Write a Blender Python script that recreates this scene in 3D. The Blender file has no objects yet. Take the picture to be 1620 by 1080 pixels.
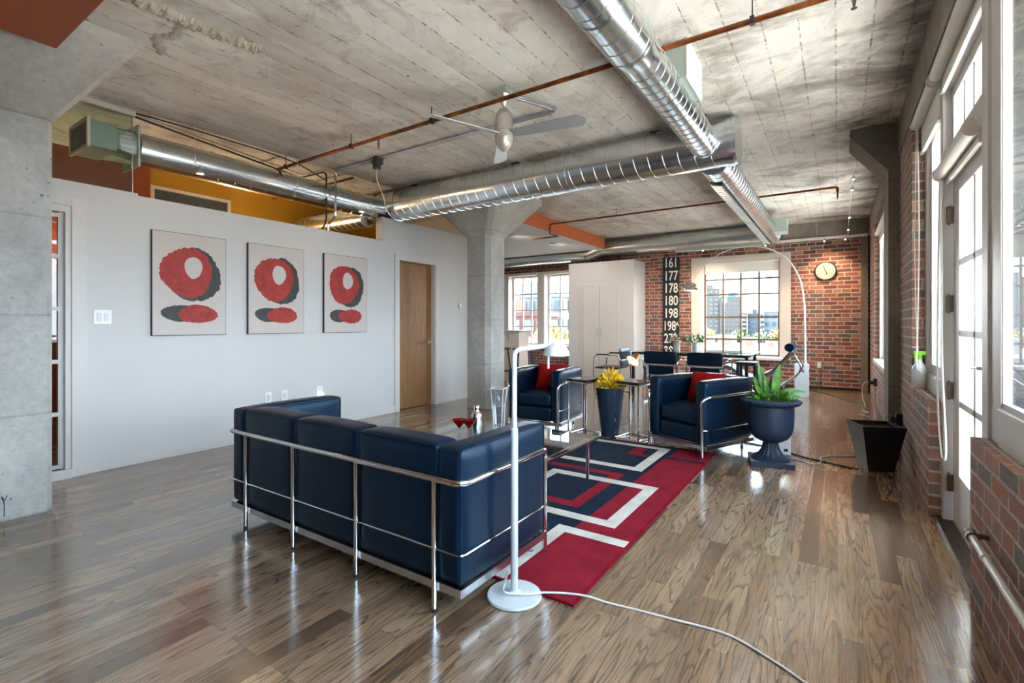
import bpy, bmesh, math, random
from math import sin, cos, pi, radians
from mathutils import Vector, Matrix
random.seed(7)
S = bpy.context.scene
COL = S.collection

# ------------------------------------------------------------------ camera
TH = math.atan2(515, 770)
cam_d = bpy.data.cameras.new('camera'); cam_d.sensor_width = 36.0
cam_d.lens = 36.0 * 770 / 1620; cam_d.shift_y = -28 / 1620; cam_d.clip_start = 0.02; cam_d.clip_end = 3000
cam = bpy.data.objects.new('camera', cam_d); COL.objects.link(cam)
cam.location = (0, 0, 1.2); cam.rotation_euler = (pi / 2, 0, TH)
S.camera = cam

# ------------------------------------------------------------------ world, sun, exposure
S.view_settings.view_transform = 'Standard'; S.view_settings.look = 'None'
S.view_settings.exposure = 1.68; S.view_settings.gamma = 1.0; S.view_settings.use_curve_mapping = False
W = bpy.data.worlds.new('world'); S.world = W; W.use_nodes = True
wn = W.node_tree.nodes; wl = W.node_tree.links; wn.clear()
wo = wn.new('ShaderNodeOutputWorld'); wb = wn.new('ShaderNodeBackground'); wb.inputs['Strength'].default_value = 7.0
wr = wn.new('ShaderNodeValToRGB'); wtc = wn.new('ShaderNodeTexCoord'); wsp = wn.new('ShaderNodeSeparateXYZ')
wl.new(wtc.outputs['Generated'], wsp.inputs[0]); wl.new(wsp.outputs['Z'], wr.inputs[0])
wr.color_ramp.elements[0].position = 0.0; wr.color_ramp.elements[0].color = (0.80, 0.90, 1.0, 1)
wr.color_ramp.elements[1].position = 0.6; wr.color_ramp.elements[1].color = (0.50, 0.74, 1.0, 1)
wl.new(wr.outputs[0], wb.inputs[0]); wl.new(wb.outputs[0], wo.inputs[0])
sun_d = bpy.data.lights.new('sun', 'SUN'); sun_d.energy = 28.0; sun_d.angle = radians(0.6); sun_d.color = (1, 0.93, 0.82)
sun = bpy.data.objects.new('sun', sun_d); COL.objects.link(sun)
sun.rotation_euler = Vector((0.45, 0.06, 1.45)).to_track_quat('Z', 'Y').to_euler()
def window_portal(name, loc, rot, sx, sy):
    # sampling aid only: a portal gives off no light of its own, it guides sky light in through the opening
    d = bpy.data.lights.new(name, 'AREA'); d.shape = 'RECTANGLE'; d.size = sx; d.size_y = sy
    d.cycles.is_portal = True
    o = bpy.data.objects.new(name, d); COL.objects.link(o); o.location = loc; o.rotation_euler = rot
    return o
window_portal('portal', (0.95, 3.4, 1.5), (0, radians(90), 0), 2.6, 3.2)
window_portal('portal', (0.95, 0.55, 1.75), (0, radians(90), 0), 2.0, 2.5)
window_portal('portal', (0.95, 8.1, 1.6), (0, radians(90), 0), 2.0, 2.4)
window_portal('portal', (-1.63, 11.0, 1.5), (radians(-90), 0, 0), 1.8, 2.1)
window_portal('portal', (-6.5, 11.0, 1.5), (radians(-90), 0, 0), 2.4, 2.1)
try:
    S.cycles.use_denoising = True; S.cycles.denoiser = 'OPENIMAGEDENOISE'
    S.cycles.max_bounces = 10; S.cycles.diffuse_bounces = 6; S.cycles.glossy_bounces = 4
    S.cycles.transparent_max_bounces = 16; S.cycles.transmission_bounces = 6
    S.cycles.sample_clamp_indirect = 6.0; S.cycles.caustics_reflective = False; S.cycles.caustics_refractive = False
except Exception:
    pass

# ------------------------------------------------------------------ materials
MAT = {}
def principled(name, col=(0.5, 0.5, 0.5), rough=0.5, metal=0.0, spec=0.5, **kw):
    m = bpy.data.materials.new(name); m.use_nodes = True
    b = m.node_tree.nodes['Principled BSDF']
    b.inputs['Base Color'].default_value = (*col, 1); b.inputs['Roughness'].default_value = rough
    b.inputs['Metallic'].default_value = metal; b.inputs['Specular IOR Level'].default_value = spec
    for k, v in kw.items():
        b.inputs[k.replace('_', ' ')].default_value = v
    MAT[name] = m
    return m
def N(m, t, **kw):
    n = m.node_tree.nodes.new(t)
    for k, v in kw.items():
        if isinstance(v, dict):
            for a, c in v.items(): n.inputs[a].default_value = c
        else: setattr(n, k, v)
    return n
def L(m, a, b): m.node_tree.links.new(a, b)
def ramp(m, fac, stops, interp='LINEAR'):
    r = N(m, 'ShaderNodeValToRGB'); r.color_ramp.interpolation = interp
    while len(r.color_ramp.elements) < len(stops): r.color_ramp.elements.new(0.5)
    for e, (p, c) in zip(r.color_ramp.elements, stops):
        e.position = p; e.color = (*c, 1) if len(c) == 3 else c
    if fac is not None: L(m, fac, r.inputs[0])
    return r
def srgb(r, g, b):
    f = lambda c: (c / 255 / 12.92) if c / 255 <= 0.04045 else ((c / 255 + 0.055) / 1.055) ** 2.4
    return (f(r), f(g), f(b))
def G(v): return (v, v, v)
def mixc(m, fac, a, b, mode='MIX'):
    n = N(m, 'ShaderNodeMix', data_type='RGBA', blend_type=mode)
    for sock, v in ((n.inputs[0], fac), (n.inputs[6], a), (n.inputs[7], b)):
        if hasattr(v, 'is_output'): L(m, v, sock)
        elif isinstance(v, tuple): sock.default_value = (*v[:3], 1)
        else: sock.default_value = v
    return n.outputs[2]
def pos(m, scale=(1, 1, 1), rot=(0, 0, 0), loc=(0, 0, 0)):
    g = N(m, 'ShaderNodeNewGeometry'); mp = N(m, 'ShaderNodeMapping')
    mp.inputs['Scale'].default_value = scale; mp.inputs['Rotation'].default_value = rot; mp.inputs['Location'].default_value = loc
    L(m, g.outputs['Position'], mp.inputs[0]); return mp.outputs[0]
def noise(m, vec, scale, detail=4, rough=0.5, dist=0.0):
    n = N(m, 'ShaderNodeTexNoise'); n.inputs['Scale'].default_value = scale; n.inputs['Detail'].default_value = detail
    n.inputs['Roughness'].default_value = rough; n.inputs['Distortion'].default_value = dist
    if vec is not None: L(m, vec, n.inputs['Vector'])
    return n
def bump(m, h, strength=0.3, dist=0.01):
    b = N(m, 'ShaderNodeBump'); b.inputs['Strength'].default_value = strength; b.inputs['Distance'].default_value = dist
    L(m, h, b.inputs['Height']); L(m, b.outputs[0], m.node_tree.nodes['Principled BSDF'].inputs['Normal']); return b
def BS(m): return m.node_tree.nodes['Principled BSDF']
def math_n(m, op, a, b=None, c=None):
    n = N(m, 'ShaderNodeMath', operation=op)
    for i, v in enumerate((a, b, c)):
        if v is None: continue
        if hasattr(v, 'is_output'): L(m, v, n.inputs[i])
        else: n.inputs[i].default_value = v
    return n.outputs[0]

def make_floor():
    m = principled('oak_floor', rough=0.2, spec=1.0, IOR=1.95)
    v = pos(m, rot=(0, 0, pi / 2))           # planks run along Y
    br = N(m, 'ShaderNodeTexBrick', offset=0.37, offset_frequency=3, squash=1.0)
    br.inputs['Color1'].default_value = (0, 0, 0, 1); br.inputs['Color2'].default_value = (1, 1, 1, 1)
    br.inputs['Mortar'].default_value = (0.5, 0.5, 0.5, 1)
    br.inputs['Scale'].default_value = 1.0; br.inputs['Brick Width'].default_value = 0.95; br.inputs['Row Height'].default_value = 0.083
    br.inputs['Mortar Size'].default_value = 0.0009; br.inputs['Mortar Smooth'].default_value = 0.2; br.inputs['Bias'].default_value = 0
    L(m, v, br.inputs['Vector'])
    tone = br.outputs['Color']
    # grain: long stretched field, a different slice for each plank
    g = N(m, 'ShaderNodeNewGeometry'); sp = N(m, 'ShaderNodeSeparateXYZ'); L(m, g.outputs['Position'], sp.inputs[0])
    tz = N(m, 'ShaderNodeSeparateColor'); L(m, tone, tz.inputs[0])
    row = math_n(m, 'FLOOR', math_n(m, 'DIVIDE', sp.outputs['X'], 0.083))
    cz = math_n(m, 'ADD', math_n(m, 'MULTIPLY', tz.outputs[0], 17.0), math_n(m, 'MULTIPLY', row, 3.7))
    cb = N(m, 'ShaderNodeCombineXYZ'); L(m, math_n(m, 'MULTIPLY', sp.outputs['X'], 8.0), cb.inputs[0])
    L(m, math_n(m, 'MULTIPLY', sp.outputs['Y'], 0.75), cb.inputs[1]); L(m, cz, cb.inputs[2])
    field = noise(m, cb.outputs[0], 1.25, 3.0, 0.42, 0.35)
    wv = math_n(m, 'FRACT', math_n(m, 'MULTIPLY', field.outputs[0], 13.0))
    rings = ramp(m, wv, [(0.0, G(1)), (0.6, G(0.95)), (0.84, G(0.55)), (0.9, G(0.38)), (0.97, G(1))])
    cb2 = N(m, 'ShaderNodeCombineXYZ'); L(m, math_n(m, 'MULTIPLY', sp.outputs['X'], 260.0), cb2.inputs[0])
    L(m, math_n(m, 'MULTIPLY', sp.outputs['Y'], 7.0), cb2.inputs[1]); L(m, cz, cb2.inputs[2])
    fine = noise(m, cb2.outputs[0], 1.0, 3, 0.6)
    base = ramp(m, tone, [(0.0, srgb(102, 77, 58)), (0.22, srgb(146, 116, 90)), (0.5, srgb(160, 131, 105)), (0.75, srgb(132, 105, 82)), (1.0, srgb(176, 148, 120))])
    grained = mixc(m, mixc(m, 1.0, rings.outputs[0], G(1)) if False else rings.outputs[0], srgb(46, 30, 19), base.outputs[0])
    fr = ramp(m, fine.outputs[0], [(0.35, G(0.62)), (0.6, G(1.08))])
    c = mixc(m, 0.8, grained, fr.outputs[0], 'MULTIPLY')
    # worn paler patches
    blot = noise(m, pos(m), 0.8, 3, 0.5)
    bl = ramp(m, blot.outputs[0], [(0.35, G(0.86)), (0.65, G(1.18))])
    c = mixc(m, 1.0, c, bl.outputs[0], 'MULTIPLY')
    c = mixc(m, br.outputs['Fac'], c, srgb(28, 18, 12))
    L(m, c, BS(m).inputs['Base Color'])
    rr = ramp(m, noise(m, pos(m), 2.2, 4, 0.6).outputs[0], [(0.3, G(0.12)), (0.7, G(0.20))])
    L(m, rr.outputs[0], BS(m).inputs['Roughness'])
    h = math_n(m, 'SUBTRACT', math_n(m, 'ADD', math_n(m, 'MULTIPLY', noise(m, pos(m, scale=(6, 1.2, 1)), 4, 2).outputs[0], 0.5), math_n(m, 'MULTIPLY', rings.outputs[0], 0.25)), br.outputs['Fac'])
    bump(m, h, 0.22, 0.002)
    return m
make_floor()

def make_brick(name, dirty=0.35, pale_lift=0.0):
    m = principled(name, rough=0.85, spec=0.25)
    g = N(m, 'ShaderNodeNewGeometry'); sp = N(m, 'ShaderNodeSeparateXYZ'); L(m, g.outputs['Position'], sp.inputs[0])
    sn = N(m, 'ShaderNodeSeparateXYZ'); L(m, g.outputs['True Normal'], sn.inputs[0])
    isx = math_n(m, 'GREATER_THAN', math_n(m, 'ABSOLUTE', sn.outputs['X']), 0.5)
    isz = math_n(m, 'GREATER_THAN', math_n(m, 'ABSOLUTE', sn.outputs['Z']), 0.5)
    u = N(m, 'ShaderNodeMix', data_type='FLOAT'); L(m, math_n(m, 'MAXIMUM', isx, isz), u.inputs[0])
    L(m, sp.outputs['X'], u.inputs[2]); L(m, sp.outputs['Y'], u.inputs[3])
    w = N(m, 'ShaderNodeMix', data_type='FLOAT'); L(m, isz, w.inputs[0])
    L(m, sp.outputs['Z'], w.inputs[2]); L(m, sp.outputs['X'], w.inputs[3])
    nz = noise(m, g.outputs['Position'], 9, 3)
    cb = N(m, 'ShaderNodeCombineXYZ')
    L(m, math_n(m, 'ADD', u.outputs[0], math_n(m, 'MULTIPLY', nz.outputs[0], 0.012)), cb.inputs[0])
    L(m, math_n(m, 'ADD', w.outputs[0], math_n(m, 'MULTIPLY', nz.outputs[0], 0.012)), cb.inputs[1])
    br = N(m, 'ShaderNodeTexBrick', offset=0.5, offset_frequency=2, squash=0.62, squash_frequency=6)
    br.inputs['Color1'].default_value = (0, 0, 0, 1); br.inputs['Color2'].default_value = (1, 1, 1, 1)
    br.inputs['Scale'].default_value = 1.0; br.inputs['Brick Width'].default_value = 0.215; br.inputs['Row Height'].default_value = 0.0735
    br.inputs['Mortar Size'].default_value = 0.0085; br.inputs['Mortar Smooth'].default_value = 0.25
    L(m, cb.outputs[0], br.inputs['Vector'])
    cr = ramp(m, br.outputs['Color'], [(0.0, srgb(142, 82, 74)), (0.14, srgb(158, 98, 86)), (0.28, srgb(126, 74, 68)), (0.4, srgb(172, 122, 104)),
              (0.52, srgb(150, 92, 78)), (0.62, srgb(112, 82, 74)), (0.74, srgb(168, 104, 82)), (0.84, srgb(104, 98, 96)), (0.94, srgb(138, 84, 72))], 'CONSTANT')
    n2 = noise(m, g.outputs['Position'], 38, 5, 0.65)
    r2 = ramp(m, n2.outputs[0], [(0.3, G(0.72)), (0.7, G(1.2))])
    c = mixc(m, 1.0, cr.outputs[0], r2.outputs[0], 'MULTIPLY')
    n3 = noise(m, g.outputs['Position'], 2.3, 4, 0.6)
    dirt = ramp(m, n3.outputs[0], [(0.45, G(0)), (0.75, G(dirty))])
    c = mixc(m, dirt.outputs[0], c, srgb(120, 112, 106))
    mo = ramp(m, n2.outputs[0], [(0.3, srgb(158, 148, 138)), (0.7, srgb(206, 196, 184))])
    c = mixc(m, br.outputs['Fac'], c, mo.outputs[0])
    if pale_lift: c = mixc(m, pale_lift, c, srgb(170, 160, 150))  # pale mortar smear, strengthened to brighten the backlit wall
    L(m, c, BS(m).inputs['Base Color'])
    h = math_n(m, 'ADD', math_n(m, 'SUBTRACT', 1.0, br.outputs['Fac']), math_n(m, 'MULTIPLY', n2.outputs[0], 0.45))
    bump(m, h, 0.8, 0.008)
    return m
make_brick('brick'); make_brick('brick_dusty', 0.95, 0.22)

def make_ceiling():
    m = principled('board_formed_concrete', rough=0.85, spec=0.2)
    p = pos(m); g = N(m, 'ShaderNodeSeparateXYZ'); L(m, p, g.inputs[0])
    # boards along Y, ~0.19 m wide
    wob = noise(m, p, 1.5, 2)
    x = math_n(m, 'ADD', g.outputs['X'], math_n(m, 'MULTIPLY', wob.outputs[0], 0.02))
    q = math_n(m, 'DIVIDE', x, 0.19); fr = math_n(m, 'FRACT', q); fl = math_n(m, 'FLOOR', q)
    edge = ramp(m, fr, [(0.0, G(1)), (0.02, G(1)), (0.045, G(0)), (0.96, G(0)), (1.0, G(0.7))])
    dots = noise(m, pos(m, scale=(9, 9, 9)), 2.4, 4, 0.7)
    dm = ramp(m, dots.outputs[0], [(0.46, G(0)), (0.6, G(1))])
    line = math_n(m, 'MULTIPLY', edge.outputs[0], dm.outputs[0])
    wn_ = N(m, 'ShaderNodeTexWhiteNoise', noise_dimensions='1D'); L(m, fl, wn_.inputs['W'])
    tone = ramp(m, wn_.outputs['Value'], [(0.0, G(0.9)), (1.0, G(1.06))])
    big = noise(m, p, 0.55, 5, 0.6, 0.8); base = ramp(m, big.outputs[0], [(0.28, srgb(184, 174, 165)), (0.45, srgb(214, 208, 200)), (0.62, srgb(232, 228, 222)), (0.8, srgb(218, 213, 207))])
    c = mixc(m, 1.0, base.outputs[0], tone.outputs[0], 'MULTIPLY')
    med = noise(m, pos(m, scale=(1, 0.6, 1)), 3.4, 7, 0.68, 1.2)
    mr = ramp(m, med.outputs[0], [(0.30, G(0.66)), (0.47, G(1.0)), (0.7, G(1.08))])
    c = mixc(m, 0.9, c, mr.outputs[0], 'MULTIPLY')
    # rusty brown stains
    st = noise(m, pos(m, loc=(4, 2, 1)), 1.6, 6, 0.7, 1.6); sr = ramp(m, st.outputs[0], [(0.58, G(0)), (0.68, G(0.55)), (0.76, G(0.2))])
    c = mixc(m, sr.outputs[0], c, srgb(136, 116, 100))
    # soot near the window side and along old joints
    so = noise(m, pos(m, scale=(0.75, 1.3, 1), loc=(0, 5, 0)), 1.0, 7, 0.72, 0.5)
    sx = ramp(m, g.outputs['X'], [(0.0, G(0)), (1.0, G(1))])
    mr_ = N(m, 'ShaderNodeMapRange'); mr_.inputs['From Min'].default_value = -1.6; mr_.inputs['From Max'].default_value = 0.5; L(m, g.outputs['X'], mr_.inputs['Value'])
    sm = math_n(m, 'ADD', so.outputs[0], math_n(m, 'MULTIPLY', mr_.outputs[0], 0.20))
    s2 = ramp(m, sm, [(0.60, G(0)), (0.74, G(0.7)), (0.84, G(0.85))])
    c = mixc(m, s2.outputs[0], c, srgb(66, 64, 62))
    # pin holes
    vo = N(m, 'ShaderNodeTexVoronoi'); vo.inputs['Scale'].default_value = 3.1; L(m, p, vo.inputs['Vector'])
    vr = ramp(m, vo.outputs['Distance'], [(0.0, G(0.9)), (0.035, G(0.6)), (0.05, G(0))])
    c = mixc(m, vr.outputs[0], c, srgb(60, 48, 40))
    c = mixc(m, math_n(m, 'MULTIPLY', line, 0.8), c, srgb(78, 66, 56))
    L(m, c, BS(m).inputs['Base Color'])
    bump(m, math_n(m, 'SUBTRACT', math_n(m, 'MULTIPLY', med.outputs[0], 0.8), line), 0.5, 0.01)
    return m
make_ceiling()

def make_concrete(name, a, b, dark):
    m = principled(name, rough=0.8, spec=0.25); p = pos(m)
    n1 = noise(m, pos(m, scale=(1, 1, 0.7)), 1.6, 6, 0.62, 0.6); r = ramp(m, n1.outputs[0], [(0.3, a), (0.7, b)])
    vo = N(m, 'ShaderNodeTexVoronoi'); vo.inputs['Scale'].default_value = 13; L(m, p, vo.inputs['Vector'])
    gate = noise(m, p, 3, 2); vr = ramp(m, vo.outputs['Distance'], [(0.0, G(1)), (0.10, G(0.8)), (0.15, G(0))])
    gr = ramp(m, gate.outputs[0], [(0.5, G(0)), (0.6, G(0.8))])
    c = mixc(m, math_n(m, 'MULTIPLY', vr.outputs[0], gr.outputs[0]), r.outputs[0], dark)
    f = noise(m, p, 24, 6, 0.7); fr = ramp(m, f.outputs[0], [(0.3, G(0.82)), (0.7, G(1.1))])
    c = mixc(m, 1.0, c, fr.outputs[0], 'MULTIPLY')
    g = N(m, 'ShaderNodeSeparateXYZ'); L(m, p, g.inputs[0])
    lf = math_n(m, 'FRACT', math_n(m, 'MULTIPLY', g.outputs['Z'], 1.6)); lr = ramp(m, lf, [(0.0, G(0.35)), (0.012, G(0.2)), (0.03, G(0))])
    c = mixc(m, lr.outputs[0], c, dark)
    L(m, c, BS(m).inputs['Base Color']); bump(m, f.outputs[0], 0.25, 0.006); return m
make_concrete('column_concrete', srgb(158, 158, 155), srgb(204, 202, 197), srgb(84, 82, 80))
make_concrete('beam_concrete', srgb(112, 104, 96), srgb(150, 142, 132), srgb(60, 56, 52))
make_concrete('plaster_rough', srgb(160, 152, 140), srgb(200, 192, 176), srgb(110, 96, 76))

def wall_paint(name, c, rough=0.6):
    m = principled(name, c, rough, spec=0.3)
    n = noise(m, pos(m), 60, 3); bump(m, n.outputs[0], 0.05, 0.002)
    n2 = noise(m, pos(m), 0.9, 2); r = ramp(m, n2.outputs[0], [(0.3, tuple(x * 0.96 for x in c)), (0.7, c)]); L(m, r.outputs[0], BS(m).inputs['Base Color'])
    return m
wall_paint('white_wall', srgb(208, 207, 206)); wall_paint('white_trim', srgb(212, 208, 205), 0.4)
wall_paint('gold_wall', srgb(184, 134, 30)); wall_paint('rust_wall', srgb(146, 72, 38)); wall_paint('orange_wall', srgb(190, 106, 66))
wall_paint('cream_trim', srgb(220, 210, 200), 0.45)

def leather():
    m = principled('navy_black_leather', srgb(4, 23, 42), 0.35, spec=0.45, Specular_Tint=(0.45, 0.72, 1.0, 1.0))
    n = N(m, 'ShaderNodeTexVoronoi'); n.inputs['Scale'].default_value = 260
    tc = N(m, 'ShaderNodeTexCoord'); L(m, tc.outputs['Object'], n.inputs['Vector'])
    w = noise(m, tc.outputs['Object'], 7, 3, 0.5, 0.6)
    bump(m, math_n(m, 'ADD', math_n(m, 'MULTIPLY', n.outputs['Distance'], 0.05), w.outputs[0]), 0.16, 0.012)
    r = ramp(m, w.outputs[0], [(0.3, G(0.32)), (0.7, G(0.42))]); L(m, r.outputs[0], BS(m).inputs['Roughness'])
leather()
principled('chrome', (0.78, 0.78, 0.80), 0.09, 1.0)
principled('brushed_chrome', (0.6, 0.6, 0.62), 0.25, 1.0)
def duct_metal():
    m = principled('galvanized_steel', (0.74, 0.79, 0.80), 0.24, 1.0)
    tc = N(m, 'ShaderNodeTexCoord')
    rr = ramp(m, noise(m, tc.outputs['Object'], 1.5, 3).outputs[0], [(0.3, G(0.20)), (0.7, G(0.27))]); L(m, rr.outputs[0], BS(m).inputs['Roughness'])
duct_metal()
principled('painted_duct_box', srgb(182, 196, 190), 0.45, 0.4)
def copper():
    m = principled('aged_copper', srgb(170, 96, 50), 0.38, 0.8)
    r = ramp(m, noise(m, pos(m), 6, 5, 0.7).outputs[0], [(0.3, srgb(74, 38, 20)), (0.55, srgb(130, 74, 38)), (0.75, srgb(190, 118, 64))]); L(m, r.outputs[0], BS(m).inputs['Base Color'])
copper()
principled('fan_metal', srgb(196, 190, 180), 0.32, 0.55); principled('blade_grey', srgb(150, 152, 158), 0.4, 0.3)
principled('white_plastic', srgb(236, 236, 232), 0.35); principled('white_enamel', srgb(206, 209, 210), 0.3); principled('black_rubber', G(0.012), 0.5)
principled('black_lacquer', G(0.012), 0.18); principled('black_satin', G(0.02), 0.45)
principled('dark_steel', G(0.05), 0.35, 0.8); principled('black_cable', G(0.01), 0.5); principled('white_cable', srgb(226, 224, 218), 0.5)
principled('red_fabric', srgb(150, 10, 14), 0.85, spec=0.2); principled('pot_navy', srgb(30, 46, 68), 0.5); principled('planter_black', srgb(10, 13, 20), 0.4)
principled('soil', srgb(50, 38, 30), 0.95); principled('copper_lamp', srgb(206, 138, 88), 0.25, 0.9); principled('marble', srgb(226, 228, 232), 0.25)
principled('mirror_dome', (0.75, 0.72, 0.68), 0.12, 0.95); principled('canvas_edge', srgb(50, 46, 44), 0.7); principled('hinge_steel', srgb(120, 108, 98), 0.35, 0.9)
principled('sign_navy', srgb(22, 28, 40), 0.7); principled('sign_white', srgb(232, 228, 214), 0.7); principled('clock_face', srgb(186, 176, 158), 0.5)
principled('brown_metal', srgb(92, 74, 60), 0.45, 0.3); principled('window_iron', srgb(104, 84, 70), 0.5, 0.2)
principled('grey_plastic', srgb(110, 112, 116), 0.5); principled('white_blind', srgb(232, 230, 224), 0.6); principled('lime', srgb(130, 200, 30), 0.4)
principled('olive_green', srgb(96, 110, 50), 0.6); principled('ceramic_white', srgb(214, 214, 210), 0.3)
principled('red_glass', srgb(170, 8, 10), 0.06, Transmission_Weight=0.6); principled('dark_wood', srgb(56, 36, 24), 0.4)
principled('outlet_dark', srgb(60, 60, 60), 0.5)
def woodm():
    m = principled('honey_wood', srgb(164, 116, 66), 0.38)
    n = noise(m, pos(m, scale=(1, 5, 0.55)), 2.2, 4, 0.5, 1.0); w = math_n(m, 'FRACT', math_n(m, 'MULTIPLY', n.outputs[0], 5))
    r = ramp(m, w, [(0.0, srgb(128, 88, 52)), (0.5, srgb(146, 104, 64)), (1.0, srgb(134, 92, 54))]); L(m, r.outputs[0], BS(m).inputs['Base Color'])
woodm()
def leafm(name, a, b):
    m = principled(name, a, 0.35); r = ramp(m, noise(m, pos(m), 14, 3).outputs[0], [(0.35, a), (0.65, b)]); L(m, r.outputs[0], BS(m).inputs['Base Color'])
    BS(m).inputs['Subsurface Weight'].default_value = 0.0
leafm('lily_leaf', srgb(30, 92, 34), srgb(92, 140, 34)); leafm('small_leaf', srgb(40, 96, 34), srgb(96, 130, 50)); leafm('yellow_leaf', srgb(196, 160, 30), srgb(226, 206, 70))
leafm('dry_leaf', srgb(112, 92, 62), srgb(166, 146, 100)); leafm('tree_green', srgb(36, 52, 22), srgb(62, 74, 30)); leafm('tree_yellow', srgb(104, 92, 26), srgb(132, 112, 38))
def rugm(name, c):
    m = principled(name, c, 0.95, spec=0.1); n = noise(m, pos(m), 420, 2); bump(m, n.outputs[0], 0.5, 0.004)
    n2 = noise(m, pos(m), 7, 3); r = ramp(m, n2.outputs[0], [(0.3, tuple(x * 0.82 for x in c)), (0.7, tuple(min(1, x * 1.1) for x in c))]); L(m, r.outputs[0], BS(m).inputs['Base Color'])
rugm('rug_red', srgb(134, 28, 44)); rugm('rug_navy', srgb(28, 40, 58)); rugm('rug_white', srgb(214, 206, 196)); rugm('rug_edge', srgb(124, 16, 34))

def pane_glass(name, tint=(1, 1, 1), refl=1.0, ior=1.5):
    m = bpy.data.materials.new(name); m.use_nodes = True; nt = m.node_tree; nt.nodes.clear()
    o = N(m, 'ShaderNodeOutputMaterial'); mx = N(m, 'ShaderNodeMixShader'); t = N(m, 'ShaderNodeBsdfTransparent'); g = N(m, 'ShaderNodeBsdfGlossy')
    t.inputs[0].default_value = (*tint, 1); g.inputs['Roughness'].default_value = 0.01; ge = N(m, 'ShaderNodeNewGeometry'); dt_ = N(m, 'ShaderNodeVectorMath', operation='DOT_PRODUCT'); L(m, ge.outputs['Incoming'], dt_.inputs[0]); L(m, ge.outputs['Normal'], dt_.inputs[1])
    k5 = math_n(m, 'POWER', math_n(m, 'SUBTRACT', 1.0, math_n(m, 'ABSOLUTE', dt_.outputs['Value'])), 5.0); f0 = ((ior - 1) / (ior + 1)) ** 2
    L(m, math_n(m, 'MULTIPLY', math_n(m, 'MULTIPLY_ADD', k5, 1 - f0, f0), refl), mx.inputs[0]); L(m, t.outputs[0], mx.inputs[1]); L(m, g.outputs[0], mx.inputs[2]); L(m, mx.outputs[0], o.inputs[0]); MAT[name] = m
pane_glass('window_glass', (0.97, 0.985, 0.98), 0.8); pane_glass('table_glass', (0.90, 0.97, 0.95), 1.15); pane_glass('clear_glass', (0.90, 0.93, 0.96), 1.6)
pane_glass('green_glass', (0.72, 0.80, 0.76), 1.0)
def emis(name, c, s):
    m = principled(name, (0.8, 0.8, 0.8), 0.4); BS(m).inputs['Emission Color'].default_value = (*c, 1); BS(m).inputs['Emission Strength'].default_value = s
emis('bulb_warm', (1, 0.72, 0.42), 14.0); emis('lamp_disc', (1.0, 0.93, 0.8), 3.0); emis('night_light', (0.6, 0.7, 1.0), 1.2)

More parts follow.
